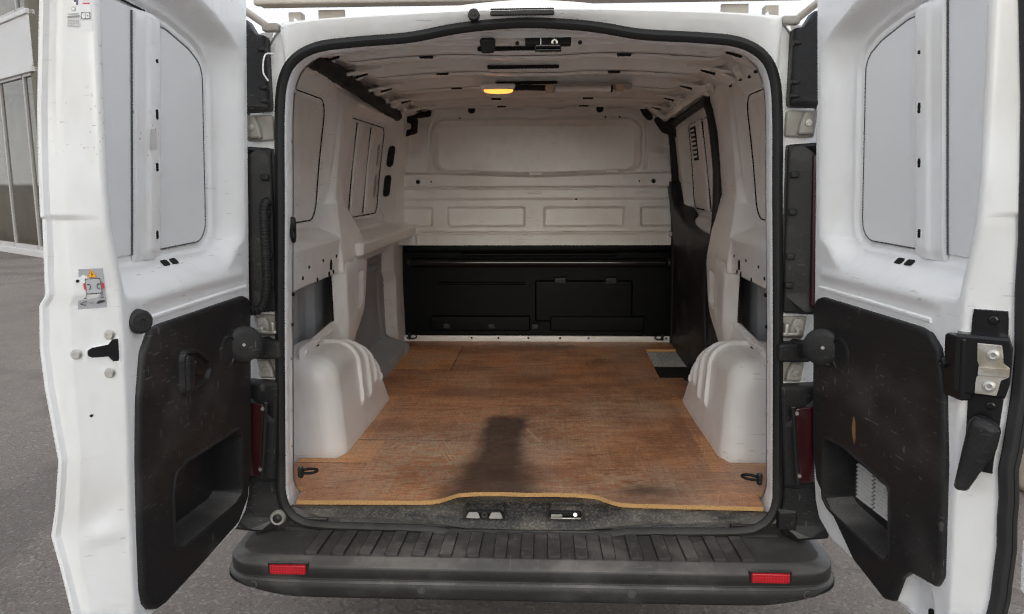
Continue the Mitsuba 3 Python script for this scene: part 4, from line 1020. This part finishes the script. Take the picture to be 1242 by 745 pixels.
for side in (-1, 1):
    R = side > 0
    dr_ = Door(side)
    nz, nu_ = 300, 150
    zs = np.linspace(0.522, 1.995, nz)
    rows = []
    wpoly = Polygon(rounded([(0.155, 1.358), (0.72, 1.350), (0.72, 1.872), (0.50, 1.872), (0.330, 1.852), (0.225, 1.826), (0.155, 1.795)], 0.052, 200))
    for z in zs:
        uC = float(corner_u(z))
        u0 = float(np.interp(z, [0.52, 0.54, 0.58, 0.62, 0.72, 0.80, 1.99], [0.30, 0.16, 0.060, 0.038, 0.022, 0.020, 0.012]))
        u = np.linspace(u0, uC, nu_)
        d = np.zeros(nu_)
        # the recess of the blanked window with its sill
        tr_ = np.clip((uC - 0.006 - u) / 0.020, 0, 1)
        dist = shapely.distance(wpoly, shapely.points(u, np.full(nu_, z)))
        dist = dist * (1 + 0.38 * ss(1.36, 1.33, z)) * (1 + 0.30 * ss(1.84, 1.90, z))
        t = 0.80 * ss(0.118, 0.030, dist) + 0.13 * ss(0.030, 0.022, dist) + 0.07 * ss(0.006, 0.002, dist)
        t = t * ss(0, 1, tr_)
        d -= 0.068 * t
        d += 0.006 * np.exp(-((z - 1.262) / 0.014) ** 2) * ss(0.03, 0.1, u) * ss(0.60, 0.55, u)
        # a flat step frame round the blank
        # hollow under the storage pocket
        pk = box_sd(u, np.full(nu_, z), 0.10, 0.505, 0.63, 0.865, 0.03)
        d -= 0.085 * ss(0.0, -0.012, pk)
        # bottom turns in to the flange
        hd_ = float(hem_d(z, R))
        bt = ss(0.555, 0.524, z)
        d = d * (1 - bt) + bt * (hd_ + 0.02)
        if R:   # the notch at the foot of the right door
            nt = box_sd(u, np.full(nu_, z), 0.462, 0.585, 0.40, 0.655 - 0.9 * abs(0) , 0.05)
            d -= 0.040 * ss(0.012, -0.02, nt) * (1 - bt)
        # hinge side edge rounds off
        d -= 0.012 * (1 - np.clip((u - u0) / 0.010, 0, 1)) ** 2
        dc = d[-1]
        us = 0.700 if uC < 0.68 else 0.706
        ua, ub = uC + 0.012, max(us, uC + 0.018)
        h = hd_
        fac = 0.009 * math.exp(-((z - 0.79) / 0.022) ** 2) - 0.006 * math.exp(-((z - 0.85) / 0.04) ** 2) if not R else 0.0
        sec_ = [(uC + 0.005, dc - 0.0005), (uC + 0.0095, dc - 0.0025), (ua, dc - 0.006)]
        d0 = sec_[-1][1]
        if d0 < h + 0.05:
            d0 = sec_[-1][1]
        de = h + float(crease(z, R))
        for k_ in (0.2, 0.4, 0.6, 0.8, 1.0):
            sec_.append((ua + (ub - ua) * k_ + fac * math.sin(math.pi * k_), d0 + (min(de, d0 - 0.004) - d0) * k_))
        e = min(de, d0 - 0.004)
        sec_ += [(ub + 0.0035, e - 0.004), (ub + 0.005, h + 0.4 * (e - h) + 0.004), (ub + 0.007, h + 0.008), (ub + 0.014, h + 0.0065), (ub + 0.019, h + 0.004), (ub + 0.0205, h), (ub + 0.019, h - 0.004), (ub - 0.02, h - 0.012),
                 (0.45, h - 0.026), (0.25, h - 0.026), (u0 + 0.03, h - 0.012), (u0 + 0.004, h), (u0 - 0.002, h + 0.02), (u0 - 0.003, d[0] - 0.02)]
        rows.append(np.vstack([np.c_[u, d], np.array(sec_)]))
    A = np.array(rows)
    P = dr_(A[..., 0], np.broadcast_to(zs[:, None], A.shape[:2]), A[..., 1])
    body = grid(P, close_v=True)
    caps = []
    for q_ in (0, -1):
        cc = A[q_]
        f = tri2(cc if Polygon(cc).exterior.is_ccw else cc[::-1])
        caps.append(tm(P[q_] if Polygon(cc).exterior.is_ccw else P[q_][::-1], f))
    scene[dr_.key] = mikit.ply(cat([body] + caps), 'white_paint', smooth=38)
    labels[dr_.key] = {'label': 'open right rear door with lock box and black edge rubber' if R else 'open left rear door with warning sticker and inner pull handle'}

    # window blanks behind the post
    def blank(pts, r, h0):
        return pillow(rounded(pts, r, 110), h0 - 0.006, h0, 0.002)
    c = rounded([(0.155, 1.358), (0.436, 1.352), (0.405, 1.856), (0.330, 1.852), (0.225, 1.826), (0.155, 1.795)], 0.052, 140)
    dr_.add('window_blank', dr_.m(pillow(c, -0.068, -0.0605, 0.002)), 'grey_blank')
    k = dr_.add('window_blank', dr_.m(blank([(0.452, 1.352), (0.580, 1.350), (0.668, 1.47), (0.668, 1.878), (0.42, 1.870)], 0.008, -0.0605)), 'grey_blank')
    dr_.add('window_gasket', dr_.m(tm(*[(t.vertices, t.faces) for t in [tube(np.c_[c, np.full(len(c), -0.0605)], 0.0017, 6, True)]][0])), 'seam_grey')
    line = lambda pts, r: dr_.m(tube(np.array(pts, float), r, 6))
    dr_.add('window_gasket', line([(0.505, 1.350, -0.058), (0.498, 1.45, -0.058), (0.473, 1.865, -0.058)], 0.0019), 'seam_grey')
    dr_.add('window_gasket', line([(0.42, 1.874, -0.060), (0.52, 1.880, -0.060), (0.64, 1.882, -0.060)], 0.0026), 'black')
    # the post with its slots
    zz = np.linspace(1.335, 1.872, 40)
    ut = 0.030 * (zz - 1.335) / 0.53
    prof_ = [(0.401, -0.062), (0.406, -0.052), (0.416, -0.042), (0.426, -0.039), (0.455, -0.039), (0.463, -0.043), (0.468, -0.050), (0.496, -0.0515), (0.501, -0.062)]
    foot = ss(1.335, 1.352, zz) * ss(1.873, 1.858, zz)
    Pp = np.array([[(a - t_, z_, -0.062 + (b + 0.062) * (0.25 + 0.75 * f_)) for a, b in prof_] for z_, t_, f_ in zip(zz, ut, foot)])
    dr_.add('window_post', dr_.m(grid(Pp)), 'white_paint')
    for z_, hh in ((1.655, .022), (1.540, .019), (1.390, .019), (1.770, .008)):
        uu = 0.436 - 0.030 * (z_ - 1.335) / 0.53
        dr_.add('post_slot', dr_.m(pillow(rounded([(uu - .005, z_ - hh / 2), (uu + .005, z_ - hh / 2), (uu + .005, z_ + hh / 2), (uu - .005, z_ + hh / 2)], 0.0035, 30), -0.040, -0.0382, 0.0004)), 'black')
    for uu in (0.385, 0.345):
        dr_.add('drain_slot', dr_.m(mapped(pillow(rounded([(uu - .014, -0.007), (uu + .014, -0.007), (uu + .014, .007), (uu - .014, .007)], 0.004, 30), 0, 0.002, 0.0006),
                                             lambda v: np.c_[v[:, 0] + v[:, 1] * 0.2, 1.3215 + v[:, 1] * 0.9 + v[:, 2] * 0.6, -0.049 - v[:, 1] * 0.8 + v[:, 2] * 0.8])), 'black')
    # trim panel and its storage pocket
    if R:
        tp_ = [(0.040, 1.16), (0.045, 0.78), (0.070, 0.69), (0.278, 0.560), (0.422, 0.534), (0.456, 0.548), (0.488, 0.622), (0.520, 0.652), (0.560, 0.660), (0.612, 0.668), (0.630, 0.70), (0.626, 0.94), (0.612, 1.09), (0.592, 1.170), (0.560, 1.196), (0.52, 1.202), (0.085, 1.202), (0.052, 1.19)]
        pk_ = [(0.118, 0.660), (0.145, 0.645), (0.420, 0.632), (0.436, 0.655), (0.430, 0.812), (0.225, 0.834), (0.125, 0.826), (0.113, 0.80)]
    else:
        tp_ = [(0.042, 1.16), (0.050, 0.72), (0.078, 0.620), (0.142, 0.573), (0.361, 0.561), (0.535, 0.556), (0.572, 0.562), (0.604, 0.580), (0.622, 0.605), (0.629, 0.64), (0.629, 0.78), (0.625, 0.93), (0.614, 1.06), (0.594, 1.155), (0.562, 1.196), (0.52, 1.202), (0.085, 1.202), (0.052, 1.19)]
        pk_ = [(0.124, 0.655), (0.165, 0.643), (0.459, 0.656), (0.488, 0.676), (0.490, 0.80), (0.478, 0.842), (0.430, 0.852), (0.146, 0.840), (0.124, 0.82)]
    ct = rounded(tp_, 0.012, 260)
    cp = rounded(pk_, 0.014, 160)
    lip = inset(cp, -0.010)
    plate = pillow(ct, -0.002, 0.013, 0.009, hole=lip)
    rr = [np.c_[lip, np.full(160, 0.013)], np.c_[inset(cp, -0.005), np.full(160, 0.017)], np.c_[cp, np.full(160, 0.014)], np.c_[inset(cp, 0.004), np.full(160, -0.004)], np.c_[inset(cp, 0.008), np.full(160, -0.066)]]
    cup = grid(np.array(rr), close_v=True)
    floor_ = tm(rr[-1], tri2(inset(cp, 0.008)))
    dr_.add('trim_panel', dr_.m(plate), 'black_plastic')
    dr_.add('storage_pocket', dr_.m(cat([cup, floor_])), 'black_plastic')
    # white bead above the trim
    dr_.add('trim_bead', line([(0.05, 1.2225, 0.0), (0.30, 1.2225, 0.0005), (0.55, 1.220, 0.0)], 0.0055), 'white_paint')
    # door stay cap, its arm and the round seat beside it
    cc = dr_(0.146, 1.081, 0.034)
    ax_ = dr_.vec(0.86, 0.02, 0.42)
    dr_.add('stay_cap', frame(lathe([(0, .012), (.030, .011), (.042, .009), (.048, .004), (.049, -.004), (.042, -.012), (.018, -.02), (.014, -.05)], 40), cc, ax_), 'black_plastic')
    dr_.add('stay_cap_screw', frame(lathe([(0, .016), (.004, .016), (.005, .012)], 12), cc, ax_), 'zinc')
    dr_.add('stay_arm', hull([(dr_(0.11, 1.070, 0.030), .016), (dr_(-0.05, 1.050, 0.026), .014), (dr_(0.11, 1.045, 0.030), .014), (dr_(-0.05, 1.020, 0.026), .012)]), 'black_plastic')
    dr_.add('stay_seat', dr_.m(mapped(lathe([(0.75, 0.010), (0.85, 0.0165), (1.0, 0.014), (1.08, 0.008)], 36), lambda v: np.c_[0.196 + v[:, 0] * 0.046, 1.070 + v[:, 1] * 0.046, v[:, 2]])), 'black_plastic')

    if not R:
        # inner pull handle: a ring round a hollow with a vertical grip
        ch = rounded([(0.330, 1.026), (0.430, 1.022), (0.448, 1.03), (0.448, 1.115), (0.430, 1.122), (0.375, 1.114), (0.315, 1.075), (0.308, 1.05)], 0.016, 90)
        rr = [np.c_[inset(ch, -0.006), np.full(90, 0.012)], np.c_[ch, np.full(90, 0.024)], np.c_[inset(ch, 0.006), np.full(90, 0.024)], np.c_[inset(ch, 0.011), np.full(90, 0.0145)]]
        dr_.add('pull_handle', dr_.m(cat([grid(np.array(rr), close_v=True), tm(rr[-1], tri2(inset(ch, 0.011)))])), 'black_plastic')
        dr_.add('handle_grip', dr_.m(hull([((0.432, 1.035, 0.022), .010), ((0.432, 1.105, 0.022), .010), ((0.412, 1.038, 0.022), .008), ((0.412, 1.10, 0.022), .008)])), 'black_plastic')
        dr_.add('handle_flap', dr_.m(hull([((0.385, 1.06, 0.017), .008), ((0.345, 1.055, 0.017), .006), ((0.385, 1.085, 0.017), .008)])), 'gloss_black')
        # rubber buffer
        dr_.add('rubber_buffer', frame(lathe([(0, .016), (.006, .016), (.007, .019), (.020, .018), (.025, .012), (.026, -.01)], 32), dr_(0.598, 1.222, 0.004), dr_.vec(0.55, 0, 0.83)), 'rubber')
        # catch opening on the shut face, bolts
        pl_ = rounded([(0.02, 1.151), (0.16, 1.151), (0.26, 1.162), (0.62, 1.163), (0.72, 1.168), (0.72, 1.178), (0.62, 1.183), (0.26, 1.186), (0.16, 1.196), (0.02, 1.196)], 0.004, 90)
        zz0 = 1.173
        sfm = lambda m_: tm(shut(dr_, np.clip(np.asarray(m_.vertices)[:, 0], -0.3, 1.2), np.asarray(m_.vertices)[:, 1], np.asarray(m_.vertices)[:, 2]), m_.faces)
        big = np.c_[(pl_[:, 0] - 0.37) * 1.10 + 0.37, (pl_[:, 1] - 1.1735) * 1.16 + 1.1735]
        rr = [np.c_[big, np.full(90, 0.0005)], np.c_[(pl_ + big) / 2, np.full(90, 0.004)], np.c_[pl_, np.full(90, 0.002)]]
        dr_.add('latch_catch', sfm(cat([grid(np.array(rr), close_v=True)])), 'white_paint')
        dr_.add('catch_hollow', sfm(tm(np.c_[pl_, np.full(90, 0.0022)], tri2(pl_))), 'black')
        dr_.add('catch_tongue', sfm(cat([tm(np.c_[rounded([(0.05, 1.162), (0.38, 1.168), (0.45, 1.174), (0.38, 1.180), (0.05, 1.184)], 0.002, 40), np.full(40, 0.004)], tri2(rounded([(0.05, 1.162), (0.38, 1.168), (0.45, 1.174), (0.38, 1.180), (0.05, 1.184)], 0.002, 40)))])), 'gloss_black')
        for t_, z_ in ((0.22, 1.206), (0.97, 1.173), (0.25, 1.128)):
            dr_.add('bolt', frame(lathe([(0, .004), (.003, .004), (.0035, .006), (.007, .006), (.0085, .003), (.0105, .001), (.0105, -.006)], 18), shut(dr_, t_, z_, 0.001), dr_.vec(1, 0, 0.35)), 'zinc')
        for t_, z_, r_ in ((0.72, 1.045, .003), (0.95, 1.495, .004), (0.93, 1.318, .003)):
            dr_.add('small_hole', frame(lathe([(0, .001), (r_, .001), (r_, -.003)], 10), shut(dr_, t_, z_, 0.001), dr_.vec(1, 0, 0.35)), 'black')

        # stickers: flat print, one coloured mesh each
        def sticker(nm, t0, t1, z0, z1, items):
            ms, cs = [], []
            for lay, (poly, col) in enumerate(items):
                p_ = np.array(poly, float)
                p_ = p_ if Polygon(p_).exterior.is_ccw else p_[::-1]
                f = tri2(p_)
                m_ = tm(shut(dr_, t1 + (t0 - t1) * p_[:, 0], z0 + (z1 - z0) * p_[:, 1], 0.0012 + 0.00018 * lay), f)
                ms.append(m_); cs.append(np.tile(col, (len(p_), 1)))
            obj(f'{dr_.key}__{nm}', cat(ms), 'printed', False, color=np.vstack(cs).astype(float))

        def bar(x0, y0, x1, y1, w):
            a_, b_ = np.array([x0, y0]), np.array([x1, y1]); n_ = np.array([-(b_ - a_)[1], (b_ - a_)[0]]); n_ = n_ / np.linalg.norm(n_) * w / 2
            return [a_ - n_, b_ - n_, b_ + n_, a_ + n_]
        K, RD, OR, YE, GR, WH = (0.06, 0.06, 0.065), (0.70, 0.06, 0.08), (0.75, 0.22, 0.03), (0.85, 0.50, 0.02), (0.42, 0.42, 0.44), (0.80, 0.80, 0.80)
        it = [([(0, 0), (1, 0), (1, 1), (0, 1)], GR), ([(0.30, 0.78), (0.70, 0.78), (0.50, 0.99)], OR), ([(0.345, 0.795), (0.655, 0.795), (0.50, 0.955)], YE)]
        it += [(bar(0.50, 0.91, 0.47, 0.86, .03), K), (bar(0.47, 0.86, 0.53, 0.86, .025), K), (bar(0.53, 0.86, 0.49, 0.81, .03), K)]
        it += [([(0.20, 0.39), (0.80, 0.39), (0.80, 0.74), (0.20, 0.74)], (0.50, 0.50, 0.52)), (bar(0.20, 0.38, 0.20, 0.75, .025), K), (bar(0.80, 0.38, 0.80, 0.75, .025), K), (bar(0.20, 0.75, 0.80, 0.75, .018), K), (bar(0.18, 0.38, 0.82, 0.38, .022), K)]
        it += [([(0.10, 0.50), (0.17, 0.47), (0.17, 0.66), (0.10, 0.63)], RD), ([(0.83, 0.47), (0.91, 0.50), (0.91, 0.63), (0.83, 0.66)], RD)]
        for s_ in (-1, 1):
            it += [(bar(0.5 + s_ * 0.26, 0.62, 0.5 + s_ * 0.14, 0.60, .03), K), (bar(0.5 + s_ * 0.14, 0.60, 0.5 + s_ * 0.13, 0.53, .03), K), (bar(0.5 + s_ * 0.13, 0.53, 0.5 + s_ * 0.20, 0.48, .03), K)]
            it += [(bar(0.5 + s_ * 0.30, 0.38, 0.5 + s_ * 0.30, 0.26, .02), K), (bar(0.5 + s_ * 0.38, 0.27, 0.5 + s_ * 0.24, 0.27, .02), K)]
        it += [(bar(0.08, 0.14, 0.26, 0.20, .02), K), (bar(0.08, 0.14, 0.26, 0.09, .02), K), (bar(0.26, 0.20, 0.26, 0.09, .02), K)]
        it += [([(0.64, 0.14), (0.72, 0.20), (0.92, 0.20), (0.94, 0.15), (0.70, 0.11)], K), (bar(0.38, 0.13, 0.55, 0.13, .015), (0.25, 0.25, 0.26)), (bar(0.38, 0.17, 0.55, 0.17, .015), (0.25, 0.25, 0.26))]
        sticker('warning_sticker', 0.22, 0.86, 1.262, 1.341, it)
        it = [([(0, 0), (1, 0), (1, 1), (0, 1)], WH), ([(0.12, 0.66), (0.50, 0.66), (0.50, 1.0), (0.12, 1.0)], YE), ([(0.26, 0.74), (0.44, 0.74), (0.44, 0.97), (0.26, 0.97)], K), ([(0.42, 0.66), (0.50, 0.66), (0.50, 1.0), (0.42, 1.0)], (0.16, 0.14, 0.25))]
        it += [(bar(0.68, 0.70, 0.95, 0.70, .03), RD), (bar(0.70, 0.80, 0.80, 0.97, .03), RD), (bar(0.93, 0.80, 0.84, 0.97, .03), RD), (bar(0.68, 0.80, 0.95, 0.80, .03), RD)]
        a8 = np.linspace(0, 2 * math.pi, 20, endpoint=False)
        it += [(np.c_[0.33 + 0.08 * np.cos(a8), 0.56 + 0.06 * np.sin(a8)], (0.3, 0.34, 0.3)), (np.c_[0.33 + 0.055 * np.cos(a8), 0.56 + 0.04 * np.sin(a8)], WH)]
        it += [([(0.62, 0.30), (0.96, 0.30), (0.96, 0.47), (0.62, 0.47)], K), ([(0.645, 0.315), (0.78, 0.315), (0.78, 0.455), (0.645, 0.455)], WH), ([(0.80, 0.315), (0.94, 0.315), (0.94, 0.455), (0.80, 0.455)], WH), (bar(0.85, 0.41, 0.89, 0.36, .02), K)]
        it += [([(0.10, 0.33), (0.56, 0.36), (0.56, 0.40), (0.10, 0.37)], (0.3, 0.3, 0.3)), (bar(0.12, 0.42, 0.54, 0.44, .02), (0.4, 0.4, 0.4))] + [(bar(x_, 0.10, x_, 0.33, .02), (0.45, 0.45, 0.45)) for x_ in (0.14, 0.25, 0.36, 0.47, 0.54)] + [(bar(0.12, z_, 0.55, z_, .018), (0.5, 0.5, 0.5)) for z_ in (0.12, 0.19, 0.26)]
        sticker('instruction_sticker', 0.0, 0.80, 1.781, 1.850, it)
        dr_.add('part_label', dr_.m(pillow(rounded([(0.425, 1.578), (0.452, 1.578), (0.447, 1.622), (0.422, 1.622)], 0.002, 24), -0.0388, -0.0383, 0.0002)), 'clear_plastic')
    else:
        # black edge rubber along the flange
        zz = np.linspace(0.54, 1.985, 140)
        ub_ = np.maximum(0.704, corner_u(zz) + 0.02) + 0.008
        hh = hem_d(zz, True)
        prf = np.stack([np.cos(th) * 1.0, np.sin(th) * (1.0 + 0.2 * np.cos(3 * th))], -1)
        dr_.add('edge_rubber', dr_.m(tube(np.c_[ub_, zz, hh + 0.006], 0.0125, 18, prof=prf)), 'rubber')
        dr_.add('edge_rubber_lip', dr_.m(tube(np.c_[ub_ + 0.006, zz, hh - 0.007], 0.006, 8)), 'rubber')
        # louvred vent in the pocket
        dr_.add('vent_grille', dr_.m(pillow(rounded([(0.150, 0.668), (0.326, 0.668), (0.322, 0.776), (0.150, 0.772)], 0.003, 50), -0.066, -0.064, 0.001)), 'rubber')
        for i in range(9):
            z_ = 0.676 + i * 0.0108
            for u_ in (0.195, 0.281):
                w_ = 0.039
                v_ = np.array([(u_ - w_, z_, -0.063), (u_ + w_, z_, -0.063), (u_ + w_, z_ + 0.001, -0.056), (u_ - w_, z_ + 0.001, -0.056), (u_ - w_, z_ + 0.0058, -0.063), (u_ + w_, z_ + 0.0058, -0.063)])
                f_ = [[0, 1, 2], [0, 2, 3], [3, 2, 5], [3, 5, 4], [0, 3, 4], [1, 5, 2]]
                dr_.add('vent_louvre', dr_.m(tm(v_, f_)), 'clear_plastic', False)
        # lock box, bolted plates, release lever
        sh = lambda t_, z_, o_: shut(dr_, np.float64(t_), np.float64(z_), o_, True)
        nrm = np.cross(sh(0.2, 1.2, 0) - sh(0.8, 1.2, 0), [0, 0, 1.0]); nrm = nrm / np.linalg.norm(nrm)
        if nrm @ dr_.dir < 0:
            nrm = -nrm

        def on_face(poly, r, h0, h1, b, n_=70):
            m_ = pillow(rounded(poly, r, n_), h0, h1, b)
            v_ = np.asarray(m_.vertices)
            return tm(shut(dr_, v_[:, 0], v_[:, 1], v_[:, 2], True), m_.faces)
        K_ = dr_.add('lock_plate', on_face([(0.10, 0.945), (0.86, 0.945), (0.88, 1.262), (0.10, 1.262)], 0.008, 0.0, 0.004, 0.0015), 'gloss_black')
        bx = on_face([(-0.20, 1.100), (0.90, 1.100), (0.97, 1.13), (0.97, 1.19), (0.90, 1.216), (-0.20, 1.216)], 0.006, -0.02, 0.032, 0.006)
        dr_.add('lock_box', bx, 'gloss_black')
        dr_.add('lock_side', dr_.m(cat([rbox((0.650, 1.148, 0.006), (0.058, 0.124, 0.026), 0.006)])), 'gloss_black')
        dr_.add('lock_face', on_face([(0.26, 1.105), (0.72, 1.105), (0.78, 1.135), (0.94, 1.143), (0.94, 1.160), (0.80, 1.168), (0.76, 1.202), (0.26, 1.202), (0.26, 1.17), (0.32, 1.158), (0.32, 1.142), (0.26, 1.135)], 0.003, 0.030, 0.0355, 0.001), 'metal')
        dr_.add('lock_tongue', on_face([(0.30, 1.141), (0.90, 1.143), (0.90, 1.160), (0.30, 1.158)], 0.003, 0.034, 0.0395, 0.001), 'metal')
        for t_, z_ in ((0.58, 1.182), (0.55, 1.122)):
            dr_.add('lock_rivet', frame(lathe([(.003, .002), (.006, .005), (.0105, .004), (.012, -.002)], 20), sh(t_, z_, 0.036), nrm), 'zinc')
        for t_, z_, o_ in ((0.56, 1.244, .004), (0.62, 1.078, .004), (0.62, 0.965, .004)):
            dr_.add('bolt', frame(lathe([(0, .005), (.004, .005), (.005, .007), (.008, .006), (.010, 0)], 18), sh(t_, z_, o_), nrm), 'gloss_black')
        dr_.add('bolt', frame(lathe([(0, .005), (.004, .005), (.005, .007), (.008, .006), (.010, 0)], 18), dr_(0.628, 1.150, 0.021), dr_.vec(0.2, 0, 1)), 'gloss_black')
        dr_.add('release_lever', hull([(sh(0.46, 1.040, 0.022), .021), (sh(0.66, 1.034, 0.022), .020), (sh(0.66, 1.005, 0.022), .018), (sh(0.10, 0.918, 0.032), .010), (sh(0.20, 0.918, 0.030), .010), (sh(0.50, 1.03, 0.006), .014)], 16), 'black_plastic')
        # bolts' seat of the door foot and the outer pull handle behind the edge
        dr_.add('outer_handle', dr_.m(hull([((0.712, 0.80, -0.135), .010), ((0.712, 0.70, -0.135), .010), ((0.690, 0.80, -0.128), .010), ((0.690, 0.70, -0.128), .010)])), 'white_paint')
        dr_.add('foot_plug', dr_.m(rbox((0.540, 0.560, -0.036), (0.03, 0.02, 0.01), 0.003)), 'black')

# ---------------------------------------------------------------- office building at the left
p0, p1 = np.array([-12.76, 15.66]), np.array([-10.675, 13.99])
t_ = (p1 - p0) / np.linalg.norm(p1 - p0); nB = np.array([t_[1], -t_[0]])      # towards the yard
OB = 'office_building'
tag(OB, 'grey panelled building with large windows across the yard at the left', 'building')


def facade(u0, u1, z0, z1, d0, d1, r=0.01):
    m_ = rbox(((u0 + u1) / 2, (d0 + d1) / 2, (z0 + z1) / 2), (u1 - u0, abs(d1 - d0), z1 - z0), r)
    v_ = np.asarray(m_.vertices)
    xy = p0 + v_[:, :1] * t_ + v_[:, 1:2] * nB
    return tm(np.c_[xy, v_[:, 2]], m_.faces)


obj(f'{OB}__wall', cat([facade(-7, 3.3, 0.0, 9.0, -3.0, -1.2), facade(-7, 3.3, 6.6, 9.0, -1.2, 0.0), facade(-7.0, 3.3, 3.70, 3.72, -1.2, -0.2), facade(3.1, 3.3, 0, 9, -1.2, 0.0), facade(-7.2, -7.0, 0, 9, -1.2, 0.0)]), 'office_inside', False)
obj(f'{OB}__plinth', facade(-7, 3.3, 0.0, 0.14, -0.3, 0.14), 'cladding')
for i in range(5):
    u0 = -6.9 + i * 2.04
    obj(f'{OB}__cladding_panel', facade(u0 + 0.008, u0 + 2.032, 3.84, 4.84, -0.10, 0.02, 0.012), 'cladding')
for z in (3.78, 4.885):
    obj(f'{OB}__sill_rail', facade(-7, 3.3, z - 0.05, z + 0.05, -0.12, 0.06, 0.01), 'cladding')
for i in range(7):
    u0 = -6.40 + i * 1.50
    for z0, z1 in ((0.14, 3.73), (4.935, 6.6)):
        if u0 < 3.0:
            k = obj(f'{OB}__window', cat([facade(u0 - 0.035, u0 + 0.035, z0, z1, -0.06, 0.0, 0.008), facade(u0 + 0.05, min(u0 + 1.45, 3.1), z0, z0 + 0.07, -0.08, 0.015, 0.008), facade(u0 + 0.05, min(u0 + 1.45, 3.1), z1 - 0.06, z1, -0.08, 0.012, 0.008)]), 'frame_grey')
            q4 = np.array([[u0 + 0.05, -0.04, z0 + 0.07], [u0 + 1.45, -0.04, z0 + 0.07], [u0 + 1.45, -0.04, z1 - 0.06], [u0 + 0.05, -0.04, z1 - 0.06]])
            q4[:, 0] = np.minimum(q4[:, 0], 3.1)
            xy = p0 + q4[:, :1] * t_ + q4[:, 1:2] * nB
            obj(f'{k}__pane', tm(np.c_[xy, q4[:, 2]], [[0, 1, 2], [0, 2, 3]]), 'window_glass', False)
# ---------------------------------------------------------------- steel canopy frame beyond the van
CF = 'canopy_frame'
tag(CF, 'cream steel canopy frame with posts standing behind the roof of the van', 'canopy')
obj(f'{CF}__fascia', cat([rbox((-0.25, 10.0, 4.42), (8.0, 0.16, 0.62), 0.02)]), 'cream')
obj(f'{CF}__gutter', rbox((-0.25, 9.86, 4.15), (8.1, 0.16, 0.09), 0.03), 'cream')
for x in (-3.75, 3.31):
    obj(f'{CF}__post', rbox((x, 10.1, 2.02), (0.20, 0.20, 4.04), 0.015), 'cream')
for x in (-4.25, 3.75):
    obj(f'{CF}__side_beam', rbox((x, 7.4, 4.02), (0.14, 3.3, 0.26), 0.015), 'cream')
    obj(f'{CF}__brace', hull([((x, 9.0, 3.94), .05), ((x * 0.9, 10.0, 3.6), .05)]), 'cream')
for x in (-3.2, 2.78):
    obj(f'{CF}__bracket', rbox((x, 10.05, 3.98), (0.40, 0.06, 0.18), 0.01), 'cream')
# ---------------------------------------------------------------- kerb block at the right edge
obj('kerb_block', cat([rbox((2.62, 1.72, 0.165), (0.56, 0.40, 0.33), 0.05, 12)]), 'concrete')
tag('kerb_block', 'beige weathered concrete block standing beside the van at the right edge', 'concrete block')
